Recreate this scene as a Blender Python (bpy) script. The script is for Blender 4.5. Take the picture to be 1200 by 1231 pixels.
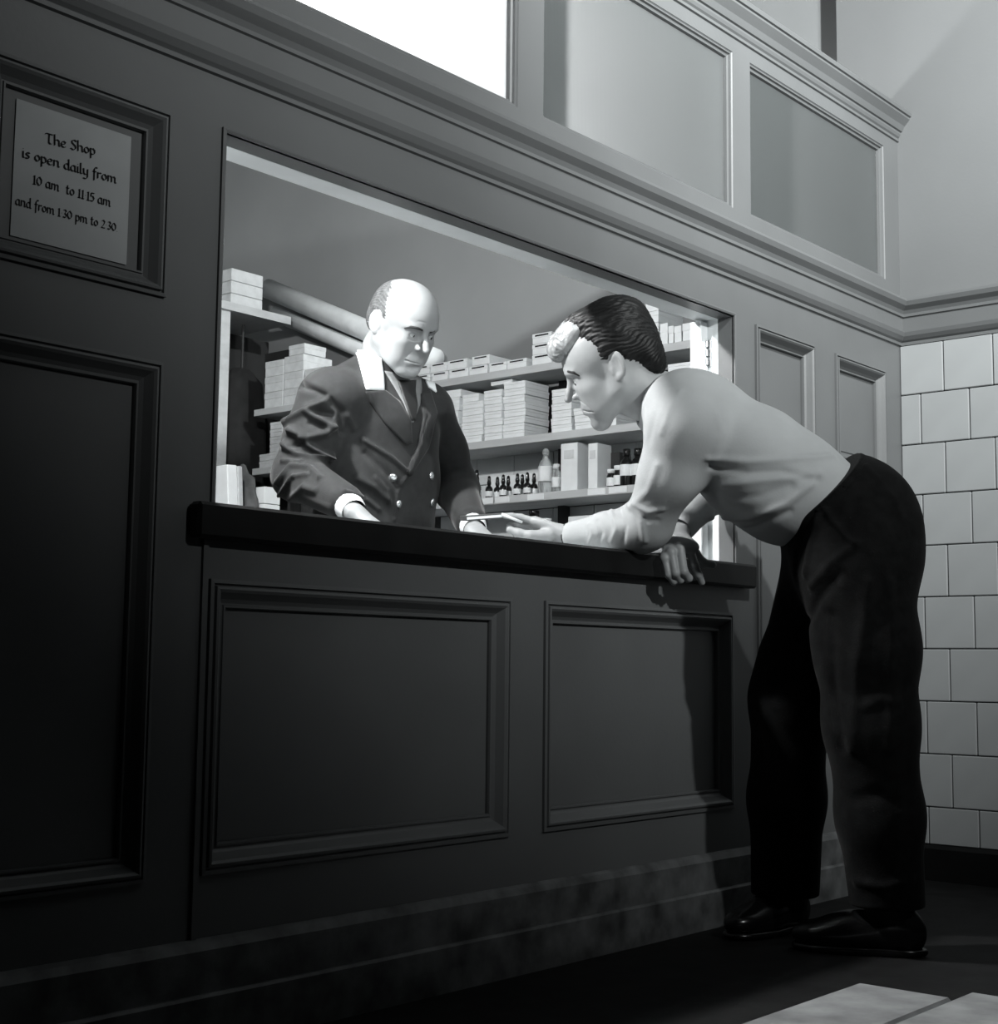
import bpy, bmesh, math, random
import numpy as np
from mathutils import Vector, Matrix
from mathutils.bvhtree import BVHTree
random.seed(7); np.random.seed(7)
scene = bpy.context.scene
for o in list(bpy.data.objects): bpy.data.objects.remove(o)
C = scene.collection

# ------------------------------------------------------------------ camera
F_PX = 1743.84
YAW, PITCH, ROLL = math.radians(49.5627), math.radians(6.0425), math.radians(-0.6379)
CAM = np.array([0.0, -1.98, 0.634])
_w = np.array([math.sin(YAW)*math.cos(PITCH), math.cos(YAW)*math.cos(PITCH), math.sin(PITCH)])
_r0 = np.array([math.cos(YAW), -math.sin(YAW), 0.0])
_d0 = np.cross(_w, _r0)
if _d0[2] > 0: _d0 = -_d0
_c, _s = math.cos(ROLL), math.sin(ROLL)
CR, CD, CW = _c*_r0+_s*_d0, -_s*_r0+_c*_d0, _w          # camera right, down, forward
cd = bpy.data.cameras.new('camera'); cam = bpy.data.objects.new('camera', cd); C.objects.link(cam)
cam.matrix_world = Matrix(((CR[0], -CD[0], -CW[0], CAM[0]), (CR[1], -CD[1], -CW[1], CAM[1]), (CR[2], -CD[2], -CW[2], CAM[2]), (0, 0, 0, 1)))
cd.sensor_fit = 'HORIZONTAL'; cd.sensor_width = 36.0; cd.lens = 36.0*F_PX/1200.0
cd.clip_start = 0.05; cd.clip_end = 60
scene.camera = cam
# ------------------------------------------------------------------ world, lights, exposure
wd = bpy.data.worlds.new('world'); scene.world = wd; wd.use_nodes = True
wd.node_tree.nodes['Background'].inputs[0].default_value = (0.9, 0.97, 1.0, 1)
wd.node_tree.nodes['Background'].inputs[1].default_value = 0.006
vs = scene.view_settings
vs.view_transform = 'Standard'; vs.look = 'None'; vs.gamma = 1.0; vs.use_curve_mapping = False
vs.exposure = 0.0
def spot(name, loc, target, power, size_deg, blend, radius):
    l = bpy.data.lights.new(name, 'SPOT'); l.energy = power; l.spot_size = math.radians(size_deg); l.spot_blend = blend
    l.shadow_soft_size = radius; l.color = (0.97, 1.0, 1.0)
    o = bpy.data.objects.new(name, l); C.objects.link(o); o.location = loc
    o.rotation_euler = (Vector(target)-Vector(loc)).to_track_quat('-Z', 'Y').to_euler()
    return o
HALL_LIGHT = spot('hall_ceiling_lamp', (2.5, -1.9, 3.05), (3.85, 0.0, 3.2), 660, 122, 1.0, 0.04)
HALL_LIGHT2 = spot('hall_flash_lamp', (1.8, -3.0, 2.3), (3.45, 0.0, 3.0), 420, 111, 1.0, 0.05)

# ------------------------------------------------------------------ pixel helpers (1200 x 1231 frame)
def ray(x, y): return CR*((x-600)/F_PX)+CD*((y-615.5)/F_PX)+CW
def at(x, y, Z): return CAM+ray(x, y)*Z                    # Z = distance along the view axis
def onY(x, y, Y): d = ray(x, y); return CAM+d*((Y-CAM[1])/d[1])
def onX(x, y, X): d = ray(x, y); return CAM+d*((X-CAM[0])/d[0])
def onZ(x, y, Z): d = ray(x, y); return CAM+d*((Z-CAM[2])/d[2])

# ------------------------------------------------------------------ materials
MATS = {}
TINT = (0.965, 1.0, 1.01)
def mat(name, v, rough=0.6, var=0.12, scale=6.0, bump=0.0, bscale=60.0, spec=0.4, sheen=0.0, metallic=0.0, stretch=None, detail=6.0, coat=0.0):
    if name in MATS: return MATS[name]
    m = bpy.data.materials.new(name); m.use_nodes = True; nt = m.node_tree; N = nt.nodes; L = nt.links
    b = N['Principled BSDF']
    b.inputs['Roughness'].default_value = rough; b.inputs['Specular IOR Level'].default_value = spec
    b.inputs['Metallic'].default_value = metallic
    if sheen: b.inputs['Sheen Weight'].default_value = sheen; b.inputs['Sheen Roughness'].default_value = 0.4
    if coat: b.inputs['Coat Weight'].default_value = coat
    tc = N.new('ShaderNodeTexCoord'); src = tc.outputs['Object']
    if stretch:
        mp = N.new('ShaderNodeMapping'); mp.inputs['Scale'].default_value = stretch; L.new(src, mp.inputs['Vector']); src = mp.outputs['Vector']
    n = N.new('ShaderNodeTexNoise'); n.inputs['Scale'].default_value = scale; n.inputs['Detail'].default_value = detail
    L.new(src, n.inputs['Vector'])
    r = N.new('ShaderNodeValToRGB'); L.new(n.outputs['Fac'], r.inputs['Fac'])
    lo, hi = v*(1-var), v*(1+var)
    r.color_ramp.elements[0].position = 0.3; r.color_ramp.elements[1].position = 0.7
    r.color_ramp.elements[0].color = (lo*TINT[0], lo*TINT[1], lo*TINT[2], 1)
    r.color_ramp.elements[1].color = (min(hi, .95)*TINT[0], min(hi, .95)*TINT[1], min(hi, .95)*TINT[2], 1)
    L.new(r.outputs['Color'], b.inputs['Base Color'])
    if bump:
        n2 = N.new('ShaderNodeTexNoise'); n2.inputs['Scale'].default_value = bscale; n2.inputs['Detail'].default_value = 4; L.new(src, n2.inputs['Vector'])
        bp = N.new('ShaderNodeBump'); bp.inputs['Strength'].default_value = bump; bp.inputs['Distance'].default_value = 0.004
        L.new(n2.outputs['Fac'], bp.inputs['Height']); L.new(bp.outputs['Normal'], b.inputs['Normal'])
    MATS[name] = m; return m
PAINT = mat('dark_panel_paint', 0.140, 0.42, 0.08, 3.0, 0.06, 90, 0.35)
PLINTH = mat('scuffed_plinth_paint', 0.13, 0.5, 0.55, 14.0, 0.15, 60)
WHITEWOOD = mat('white_painted_wood', 0.84, 0.5, 0.06, 8.0, 0.05, 40)
PLASTER = mat('hall_wall_plaster', 0.16, 0.8, 0.06, 2.0, 0.08, 120)
DIMWALL = mat('dark_hall_distemper', 0.05, 0.85, 0.1, 2.0, 0.08, 120)
SHOPWALL = mat('shop_wall_distemper', 0.25, 0.85, 0.08, 1.6, 0.08, 80)
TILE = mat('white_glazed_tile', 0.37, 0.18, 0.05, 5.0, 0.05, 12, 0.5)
GROUT = mat('dark_grout', 0.06, 0.9, 0.3, 60)
BLACKSKIRT = mat('black_gloss_skirting', 0.006, 0.5, 0.3, 9, 0, 1, 0.2)
FLOORM = mat('dark_floor_asphalt', 0.008, 0.7, 0.5, 14, 0.1, 80, 0.2)
STONE = mat('lit_patch_flagstone', 0.32, 0.8, 0.35, 9, 0.3, 50)  # flagstone made pale to carry the light lying on the floor
COUNTERM = mat('black_varnished_counter', 0.008, 0.45, 0.3, 14, 0.05, 60, 0.3)
SHELFM = mat('pale_shelf_wood', 0.50, 0.6, 0.1, 4, 0.05, 40, stretch=(4, 1, 8))
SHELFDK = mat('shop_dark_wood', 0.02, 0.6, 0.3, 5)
CARD = mat('white_carton', 0.78, 0.7, 0.06, 14, 0.03, 60)
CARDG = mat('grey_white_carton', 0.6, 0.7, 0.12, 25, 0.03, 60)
INK = mat('black_ink', 0.006, 0.6, 0.1)
PAPER = mat('notice_paper', 0.42, 0.8, 0.07, 9)
PIPEM = mat('painted_pipe_lagging', 0.72, 0.6, 0.12, 12, 0.1, 30)
METAL = mat('dull_metal', 0.35, 0.35, 0.1, 30, metallic=0.8)
BRASS = mat('bright_button_metal', 0.75, 0.25, 0.05, 30, metallic=0.9)
GLASSB = mat('dark_bottle_glass', 0.01, 0.12, 0.2, 20, spec=0.6)

def frosted():
    m = bpy.data.materials.new('frosted_ribbed_glass'); m.use_nodes = True; nt = m.node_tree; N = nt.nodes; L = nt.links
    for n in list(N): N.remove(n)
    out = N.new('ShaderNodeOutputMaterial'); tr = N.new('ShaderNodeBsdfTranslucent'); df = N.new('ShaderNodeBsdfDiffuse'); gl = N.new('ShaderNodeBsdfRefraction')
    tr.inputs[0].default_value = (.80, .81, .815, 1); df.inputs[0].default_value = (.14, .15, .15, 1); gl.inputs['Roughness'].default_value = 0.55; gl.inputs['IOR'].default_value = 1.25
    gl.inputs['Color'].default_value = (.55, .56, .56, 1)
    tc = N.new('ShaderNodeTexCoord'); wv = N.new('ShaderNodeTexWave'); wv.wave_type = 'BANDS'; wv.bands_direction = 'X'; wv.inputs['Scale'].default_value = 75
    L.new(tc.outputs['Object'], wv.inputs['Vector'])
    bp = N.new('ShaderNodeBump'); bp.inputs['Strength'].default_value = .12; bp.inputs['Distance'].default_value = .002
    L.new(wv.outputs['Fac'], bp.inputs['Height'])
    for s_ in (df, tr): L.new(bp.outputs['Normal'], s_.inputs['Normal'])
    m1 = N.new('ShaderNodeMixShader'); m1.inputs[0].default_value = .45; L.new(tr.outputs[0], m1.inputs[1]); L.new(df.outputs[0], m1.inputs[2])
    m2 = N.new('ShaderNodeMixShader'); m2.inputs[0].default_value = .22; L.new(m1.outputs[0], m2.inputs[1]); L.new(gl.outputs[0], m2.inputs[2])
    L.new(m2.outputs[0], out.inputs[0]); return m
FROST = frosted()
def clear_glass():
    m = bpy.data.materials.new('clear_bottle_glass'); m.use_nodes = True; b = m.node_tree.nodes['Principled BSDF']
    b.inputs['Base Color'].default_value = (.75, .78, .78, 1); b.inputs['Roughness'].default_value = .08; b.inputs['Transmission Weight'].default_value = .75; b.inputs['IOR'].default_value = 1.45
    return m
CLEARG = clear_glass()

# ------------------------------------------------------------------ object helpers
def mesh_obj(name, verts, faces, m, parent=None, smooth=False):
    me = bpy.data.meshes.new(name); me.from_pydata([tuple(v) for v in verts], [], [tuple(f) for f in faces]); me.validate(); me.update()
    if smooth: me.polygons.foreach_set('use_smooth', [True]*len(me.polygons))
    if m: me.materials.append(m)
    o = bpy.data.objects.new(name, me); C.objects.link(o)
    if parent: o.parent = parent
    return o
def bm_obj(name, bm, m, parent=None, smooth=False):
    bmesh.ops.recalc_face_normals(bm, faces=bm.faces)
    me = bpy.data.meshes.new(name); bm.to_mesh(me); bm.free()
    if smooth: me.polygons.foreach_set('use_smooth', [True]*len(me.polygons))
    me.materials.append(m)
    o = bpy.data.objects.new(name, me); C.objects.link(o)
    if parent: o.parent = parent
    return o
def tag(o, label=None, cat=None, group=None, kind=None):
    if label: o['label'] = label
    if cat: o['category'] = cat
    if group: o['group'] = group
    if kind: o['kind'] = kind
    return o
def empty(name, loc, label, cat, group=None):
    o = bpy.data.objects.new(name, None); C.objects.link(o); o.location = Vector(loc); o.empty_display_size = .05
    bpy.context.view_layer.update()
    return tag(o, label, cat, group)
def adopt(child, parent):
    child.parent = parent; child.matrix_parent_inverse = Matrix.Translation(-parent.location)
    return child
def box_geo(bm, x0, x1, y0, y1, z0, z1, bev=0.0):
    r = bmesh.ops.create_cube(bm, size=1.0)
    for v in r['verts']:
        v.co = Vector((x0+(v.co.x+.5)*(x1-x0), y0+(v.co.y+.5)*(y1-y0), z0+(v.co.z+.5)*(z1-z0)))
    if bev:
        es = list({e for v in r['verts'] for e in v.link_edges})
        bmesh.ops.bevel(bm, geom=es, offset=bev, segments=1, affect='EDGES')
def box(name, x0, x1, y0, y1, z0, z1, m, parent=None, bev=0.0):
    bm = bmesh.new(); box_geo(bm, min(x0, x1), max(x0, x1), min(y0, y1), max(y0, y1), min(z0, z1), max(z0, z1), bev); return bm_obj(name, bm, m, parent)
def struct(o): o['kind'] = 'structure'; return o
def lathe(prof, c=(0, 0, 0), n=20):
    vs, fs = [], []
    for (r, z) in prof:
        for i in range(n): a = 2*math.pi*i/n; vs.append((c[0]+r*math.cos(a), c[1]+r*math.sin(a), c[2]+z))
    for j in range(len(prof)-1):
        for i in range(n): fs.append((j*n+i, j*n+(i+1) % n, (j+1)*n+(i+1) % n, (j+1)*n+i))
    fs.append(tuple(reversed(range(n)))); fs.append(tuple((len(prof)-1)*n+i for i in range(n)))
    return vs, fs
def tube(pts, r, n=10, caps=True):
    pts = [np.array(p, float) for p in pts]; rs = r if hasattr(r, '__len__') else [r]*len(pts)
    vs, fs = [], []; up = np.array([0.13, 0.31, 0.94])
    for i, p in enumerate(pts):
        d = pts[min(i+1, len(pts)-1)]-pts[max(i-1, 0)]; d = d/np.linalg.norm(d)
        u = np.cross(d, up); u /= np.linalg.norm(u); v = np.cross(d, u)
        for k in range(n): a = 2*math.pi*k/n; vs.append(p+rs[i]*(math.cos(a)*u+math.sin(a)*v))
    for i in range(len(pts)-1):
        for k in range(n): fs.append((i*n+k, i*n+(k+1) % n, (i+1)*n+(k+1) % n, (i+1)*n+k))
    if caps: fs.append(tuple(reversed(range(n)))); fs.append(tuple((len(pts)-1)*n+k for k in range(n)))
    return vs, fs
def extrude_profile(prof, p0, p1, axis):
    # prof: list of (outward, z); axis 'x' -> outward = -y, runs along x from p0 to p1; axis 'y' -> outward = -x off the right wall
    vs, fs = [], []; n = len(prof)
    for t in (p0, p1):
        for (o, z) in prof: vs.append(t(o, z) if callable(t) else None)
    for i in range(n-1): fs.append((i, i+1, n+i+1, n+i))
    fs.append(tuple(range(n))); fs.append(tuple(reversed(range(n, 2*n))))
    return vs, fs
def frame_moulding(name, x0, x1, z0, z1, prof, m, parent):
    # mitred frame: prof = list of (inset, y)
    vs, fs = [], []
    for (w, y) in prof: vs += [(x0+w, y, z0+w), (x1-w, y, z0+w), (x1-w, y, z1-w), (x0+w, y, z1-w)]
    for i in range(len(prof)-1):
        for k in range(4): a = i*4+k; b = i*4+(k+1) % 4; fs.append((a, b, b+4, a+4))
    return mesh_obj(name, vs, fs, m, parent)
def plate(name, x0, x1, z0, z1, holes, y0, y1, m, parent=None):
    xs = sorted({x0, x1, *[h[0] for h in holes], *[h[1] for h in holes]}); zs = sorted({z0, z1, *[h[2] for h in holes], *[h[3] for h in holes]})
    xs = [x for x in xs if x0 <= x <= x1]; zs = [z for z in zs if z0 <= z <= z1]
    def solid(i, j):
        if i < 0 or j < 0 or i >= len(xs)-1 or j >= len(zs)-1: return False
        cx, cz = (xs[i]+xs[i+1])/2, (zs[j]+zs[j+1])/2
        return not any(h[0] < cx < h[1] and h[2] < cz < h[3] for h in holes)
    vs, fs, idx = [], [], {}
    def V(x, y, z):
        k = (round(x, 6), round(y, 6), round(z, 6))
        if k not in idx: idx[k] = len(vs); vs.append(k)
        return idx[k]
    for i in range(len(xs)-1):
        for j in range(len(zs)-1):
            if not solid(i, j): continue
            a, b, c, d = xs[i], xs[i+1], zs[j], zs[j+1]
            fs.append((V(a, y0, c), V(b, y0, c), V(b, y0, d), V(a, y0, d))); fs.append((V(a, y1, d), V(b, y1, d), V(b, y1, c), V(a, y1, c)))
            if not solid(i-1, j): fs.append((V(a, y0, c), V(a, y0, d), V(a, y1, d), V(a, y1, c)))
            if not solid(i+1, j): fs.append((V(b, y1, c), V(b, y1, d), V(b, y0, d), V(b, y0, c)))
            if not solid(i, j-1): fs.append((V(a, y1, c), V(b, y1, c), V(b, y0, c), V(a, y0, c)))
            if not solid(i, j+1): fs.append((V(a, y0, d), V(b, y0, d), V(b, y1, d), V(a, y1, d)))
    return mesh_obj(name, vs, fs, m, parent)
# ================================================================== THE SETTING
XR = 4.2965            # right hall wall
WT = 0.105             # partition thickness
OX0, OX1, OZ0, OZ1 = 1.569, 3.271, 0.845, 1.562
WINS = [(1.553, 2.371), (2.461, 3.279), (3.369, 4.195)]
WZ0, WZ1 = 1.860, 2.296
PANELS = [(1.108, 1.449, 1.242, 1.562), (1.108, 1.449, 0.28, 1.131), (0.62, 0.96, 1.242, 1.562), (0.62, 0.96, 0.28, 1.131),
          (1.562, 2.363, 0.28, 0.776), (2.477, 3.256, 0.28, 0.776), (3.383, 3.714, 1.242, 1.562), (3.841, 4.172, 1.242, 1.562),
          (3.383, 3.714, 0.28, 1.131), (3.841, 4.172, 0.28, 1.131)]
struct(box('floor', -1.5, 5.2, -4.5, 4.0, -0.06, 0.0, FLOORM))
fl = bpy.data.objects['floor']
sl = box('light_patch_slab', 1.95, 2.745, -0.795, -0.60, -0.01, 0.012, STONE, fl, 0.006)
sl2 = box('light_patch_slab', 1.95, 2.82, -1.25, -0.80, -0.01, 0.012, STONE, fl, 0.006)
struct(box('ceiling', -1.5, XR+.1, -4.5, 4.0, 3.45, 3.5, DIMWALL))
wall_r = struct(box('wall_right', XR, XR+.09, -4.5, 0.21, 0.0, 3.45, PLASTER))
struct(box('wall_behind', -1.5, XR, -4.58, -4.5, 0.0, 3.45, DIMWALL))
struct(box('wall_left', -1.58, -1.5, -4.5, 4.0, 0.0, 3.45, DIMWALL))
# --- panelled partition
holes = [(OX0, OX1, OZ0, OZ1)]+[(a, b, WZ0, WZ1) for a, b in WINS]+[(p[0]+.004, p[1]-.004, p[2]+.004, p[3]-.004) for p in PANELS]
part_w = struct(plate('wall_partition', -1.5, XR, 0.0, 2.36, holes, 0.0, 0.045, PAINT))
part_in = struct(plate('wall_partition_inner_lining', -1.5, XR, 0.0, 2.36, holes[:4], 0.046, WT, WHITEWOOD))
MOULD = [(0.0, 0.001), (0.0, -.007), (.007, -.008), (.0085, -.002), (.011, -.002), (.0125, -.009), (.017, -.010), (.022, -.006), (.027, .001), (.033, .009), (.040, .0145), (.0425, .0145), (.0435, .011), (.047, .011), (.0485, .016), (.0485, .023)]
for p in PANELS:
    k = 1.0 if p[3]-p[2] > .35 and p[1]-p[0] > .5 else .84
    pf = [(w*k, y) for w, y in MOULD]
    frame_moulding('panel_moulding', *p, pf, PAINT, part_w)
    bm = bmesh.new(); box_geo(bm, p[0]+.002, p[1]-.002, .0215, .040, p[2]+.002, p[3]-.002); bm_obj('panel', bm, PAINT, part_w)
# plinth / skirting of the partition
def run_x(name, prof, x0, x1, m, parent):
    n = len(prof); vs = [(x0, -o, z) for o, z in prof]+[(x1, -o, z) for o, z in prof]
    fs = [(i, i+1, n+i+1, n+i) for i in range(n-1)]+[tuple(range(n)), tuple(reversed(range(n, 2*n)))]
    return mesh_obj(name, vs, fs, m, parent)
def run_y(name, prof, y0, y1, m, parent):
    n = len(prof); vs = [(XR-o, y0, z) for o, z in prof]+[(XR-o, y1, z) for o, z in prof]
    fs = [(i, i+1, n+i+1, n+i) for i in range(n-1)]+[tuple(range(n)), tuple(reversed(range(n, 2*n)))]
    return mesh_obj(name, vs, fs, m, parent)
struct(run_x('baseboard_partition', [(-.001, 0), (.030, 0), (.030, .086), (.026, .091), (.020, .091), (.020, .160), (.012, .172), (.004, .177), (-.001, .177)], -1.5, XR, PLINTH, None))
# thin vertical bead where the counter front starts
struct(box('trim_1', 1.545, 1.556, -.006, .0005, .177, .843, PAINT))
# bead round the serving hatch
HB = [(-.010, .001), (-.010, -.005), (-.006, -.007), (-.002, -.005), (-.002, .0), (.0, .0), (.0, .002)]
struct(frame_moulding('trim_2', OX0, OX1, OZ0+.035, OZ1, HB, PAINT, None))
# dado cornice, mitred round the corner onto the tiled wall
DADO = [(0, 1.660), (.007, 1.662), (.007, 1.670), (.003, 1.673), (.010, 1.678), (.019, 1.689), (.023, 1.701), (.023, 1.705), (.012, 1.707), (.012, 1.750), (.018, 1.752), (.018, 1.760), (.014, 1.762), (.020, 1.772), (.034, 1.784), (.040, 1.797), (.036, 1.806), (.012, 1.812), (0, 1.814)]
def mitred(name, prof, m):
    n = len(prof); vs = [(-1.5, -o, z) for o, z in prof]+[(XR-o, -o, z) for o, z in prof]+[(XR-o, -4.5, z) for o, z in prof]
    fs = [(i, i+1, n+i+1, n+i) for i in range(n-1)]+[(n+i, n+i+1, 2*n+i+1, 2*n+i) for i in range(n-1)]
    return mesh_obj(name, vs, fs, m)
struct(mitred('trim_3', DADO, PAINT))
TOPC = [(0, 2.335), (.006, 2.337), (.006, 2.345), (.002, 2.347), (.008, 2.352), (.012, 2.360), (.012, 2.366), (.018, 2.368), (.026, 2.384), (.040, 2.398), (.044, 2.402), (.044, 2.408), (.050, 2.410), (.052, 2.420), (.050, 2.424), (-.10, 2.424)]
struct(run_x('trim_4', TOPC, -1.5, XR, PAINT, None))
# --- frosted transom windows
WM = [(0.0, .001), (.003, .004), (.006, .004), (.008, .010), (.012, .012), (.014, .012), (.016, .020), (.016, .032)]
for i, (a, b) in enumerate(WINS):
    w = struct(mesh_obj('window_%d' % (i+1), *[[(a+.012, .020, WZ0+.012), (b-.012, .020, WZ0+.012), (b-.012, .020, WZ1-.012), (a+.012, .020, WZ1-.012), (a+.012, .024, WZ0+.012), (b-.012, .024, WZ0+.012), (b-.012, .024, WZ1-.012), (a+.012, .024, WZ1-.012)],
        [(0, 1, 2, 3), (7, 6, 5, 4), (0, 4, 5, 1), (1, 5, 6, 2), (2, 6, 7, 3), (3, 7, 4, 0)]], FROST))
    frame_moulding('glazing_bead', a, b, WZ0, WZ1, WM, PAINT, w)
# --- tiled dado of the right wall
box('tile_bed', XR-.004, XR+.001, -4.5, 0.0, .10, 1.662, GROUT, wall_r)
def tile_mesh(w, h):
    bm = bmesh.new(); box_geo(bm, -.010, 0, -w/2, w/2, -h/2, h/2, .0022); bmesh.ops.recalc_face_normals(bm, faces=bm.faces)
    me = bpy.data.meshes.new('tile'); bm.to_mesh(me); bm.free(); me.materials.append(TILE); return me
TM = {}
def put_tile(ya, yb, za, zb, xface, parent, nm='tile'):
    w, h = round(abs(ya-yb)-.0032, 4), round(zb-za-.0032, 4)
    if w < .01: return
    if (w, h) not in TM: TM[(w, h)] = tile_mesh(w, h)
    o = bpy.data.objects.new(nm, TM[(w, h)]); C.objects.link(o); o.parent = parent
    o.location = (xface+random.uniform(-.0007, .0007), (ya+yb)/2, (za+zb)/2); o.rotation_euler = (0, random.uniform(-.004, .004), random.uniform(-.005, .005))
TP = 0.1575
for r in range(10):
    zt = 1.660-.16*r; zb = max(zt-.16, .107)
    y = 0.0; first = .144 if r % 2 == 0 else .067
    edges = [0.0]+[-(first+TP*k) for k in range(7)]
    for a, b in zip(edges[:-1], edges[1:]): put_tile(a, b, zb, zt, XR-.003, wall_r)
struct(run_y('baseboard_right', [(-.001, 0), (.022, 0), (.022, .095), (.012, .107), (-.001, .107)], -4.5, -.03, BLACKSKIRT, None))

# --- the notice in the upper left panel
note = tag(box('notice_sheet', 1.1715, 1.385, .0185, .0195, 1.288, 1.5075, PAPER), 'white notice sheet lettered with shop opening hours in the upper left panel', 'notice')
G = {
 'T': (1.25, [[(.02, 1.38), (.2, 1.58), (1.15, 1.52)], [(.62, 1.55), (.55, .25), (.72, .02), (.98, .12)]]),
 'h': (.98, [[(.02, 1.62), (.14, 1.7), (.14, .02)], [(.14, .72), (.48, 1.0), (.76, .8), (.76, .12), (.92, .02)]]),
 'e': (.86, [[(.78, .2), (.44, 0), (.12, .25), (.12, .7), (.42, 1), (.72, .82), (.62, .58), (.16, .46)]]),
 'S': (1.0, [[(.9, 1.38), (.6, 1.62), (.24, 1.42), (.28, 1.08), (.76, .66), (.8, .3), (.46, 0), (.04, .22)]]),
 'o': (.88, [[(.44, 1), (.12, .7), (.12, .3), (.42, 0), (.74, .3), (.74, .7), (.44, 1)]]),
 'p': (.92, [[(.04, .9), (.16, 1.0), (.16, -.62)], [(.16, .76), (.46, 1), (.76, .72), (.76, .26), (.46, 0), (.18, .12)]]),
 'i': (.44, [[(.04, .9), (.18, 1.0), (.18, .12), (.34, .02)], [(.16, 1.34), (.22, 1.40)]]),
 's': (.74, [[(.64, .84), (.4, 1), (.16, .82), (.2, .62), (.54, .4), (.56, .18), (.32, 0), (.06, .12)]]),
 'n': (.98, [[(.04, .9), (.16, 1.0), (.16, .02)], [(.16, .74), (.48, 1.0), (.74, .8), (.74, .12), (.92, .02)]]),
 'd': (.96, [[(.74, .8), (.44, 1), (.12, .7), (.12, .28), (.4, 0), (.72, .25)], [(.66, 1.7), (.74, 1.6), (.74, .12), (.92, .02)]]),
 'a': (.94, [[(.72, .85), (.42, 1), (.12, .68), (.12, .26), (.38, 0), (.72, .3)], [(.72, 1.0), (.72, .12), (.9, .02)]]),
 'l': (.46, [[(.04, 1.6), (.16, 1.7), (.16, .14), (.36, .02)]]),
 'y': (.92, [[(.06, .96), (.16, .9), (.18, .25), (.42, .04), (.74, .3)], [(.74, 1.0), (.74, -.3), (.44, -.62), (.1, -.5)]]),
 'f': (.66, [[(.72, 1.55), (.5, 1.7), (.28, 1.4), (.26, -.45)], [(.02, .96), (.6, .96)]]),
 'r': (.7, [[(.04, .9), (.16, 1.0), (.16, .02)], [(.16, .7), (.42, 1.0), (.66, .88)]]),
 'm': (1.46, [[(.04, .9), (.16, 1.0), (.16, .02)], [(.16, .76), (.44, 1.0), (.68, .8), (.68, .02)], [(.68, .76), (.96, 1.0), (1.2, .8), (1.2, .12), (1.38, .02)]]),
 't': (.64, [[(.26, 1.4), (.24, .2), (.4, .02), (.6, .12)], [(.02, .98), (.56, .98)]]),
 '1': (.6, [[(.06, 1.15), (.3, 1.36), (.3, .02)], [(.06, .02), (.54, .02)]]),
 '0': (.98, [[(.48, 1.36), (.12, .95), (.12, .4), (.48, 0), (.84, .4), (.84, .95), (.48, 1.36)]]),
 '5': (.82, [[(.74, 1.34), (.2, 1.34), (.16, .8), (.5, .86), (.72, .5), (.5, .04), (.06, .1)]]),
 '3': (.8, [[(.1, 1.2), (.4, 1.38), (.68, 1.1), (.36, .76), (.7, .46), (.46, .02), (.06, .14)]]),
 '2': (.84, [[(.1, 1.1), (.4, 1.38), (.7, 1.08), (.5, .6), (.06, .04), (.78, .06)]]),
 '.': (.4, [[(.14, .02), (.22, .1)]]), ':': (.36, [[(.12, .62), (.2, .70)]]), ' ': (.55, [])}
def lettering(text, pl, pr, yl, parent, nibw=.36):
    A = onY(*pl, yl); B = onY(*pr, yl); W = math.hypot(B[0]-A[0], B[2]-A[2]); dx = (B[0]-A[0])/W; dz = (B[2]-A[2])/W
    tot = sum(G[c][0] for c in text); s = W/tot; sz = min(max(s, .0062), .0105)
    vs, fs = [], []; nv = np.array([math.cos(math.radians(38)), math.sin(math.radians(38))])*nibw/2; x = 0.0
    def add(q):
        b = len(vs)
        for (u, v) in q: vs.append((A[0]+u*s*dx-v*sz*dz, yl, A[2]+u*s*dz+v*sz*dx))
        ar = sum(q[i][0]*q[(i+1) % 4][1]-q[(i+1) % 4][0]*q[i][1] for i in range(4))
        fs.append((b, b+1, b+2, b+3) if ar > 0 else (b+3, b+2, b+1, b))
    for ch in text:
        w, sts = G[ch]
        for st in sts:
            P = [np.array((px+x, py)) for px, py in st]
            for p, q in zip(P[:-1], P[1:]):
                add([p-nv, q-nv, q+nv, p+nv])
                d = (q-p)/np.linalg.norm(q-p); nn = np.array((-d[1], d[0]))*.06
                add([p-nn, q-nn, q+nn, p+nn])
        x += w
    return mesh_obj('lettering', vs, fs, INK, parent)
for t, a, b in [('The Shop', (54, 172), (115, 187)), ('is open daily from', (26, 189), (140, 221)), ('10 am  to 11:15 am', (39, 221), (133, 249)), ('and from 1:30 pm to 2:30.', (18, 246), (142, 279))]:
    lettering(t, a, b, .0181, note)

# --- the counter
ct = empty('counter', (2.4, .2, 0), 'long black varnished serving counter board across the hatch opening', 'counter')
bm = bmesh.new(); box_geo(bm, 1.513, 3.335, -.032, -.0012, .842, .904, .006)
adopt(bm_obj('counter_nosing', bm, COUNTERM), ct)
bm = bmesh.new(); box_geo(bm, OX0+.001, OX1-.001, -.002, .47, .866, .9025, .002)
adopt(bm_obj('counter_top', bm, mat('pale_counter_top', .55, .5, .1, 8)), ct)
for xx in (1.75, 2.4, 3.05): adopt(box('bracket', xx-.02, xx+.02, WT+.001, .42, .62, .865, SHELFM), ct)

# --- white shutter leaf folded against the right jamb, with its hinge
sh = tag(box('hatch_shutter', 3.236, 3.269, .0765, .112, .904, 1.556, WHITEWOOD, None, .002), 'narrow white shutter leaf folded against the right side of the hatch', 'shutter')
hb = tag(box('hinge', 3.2665, 3.2705, .066, .083, 1.435, 1.508, METAL, sh, .001), 'steel butt hinge')
for zz in (1.448, 1.472, 1.496): box('hinge_knuckle', 3.258, 3.268, .0715, .0765, zz-.010, zz+.010, METAL, hb, .002)

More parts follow.
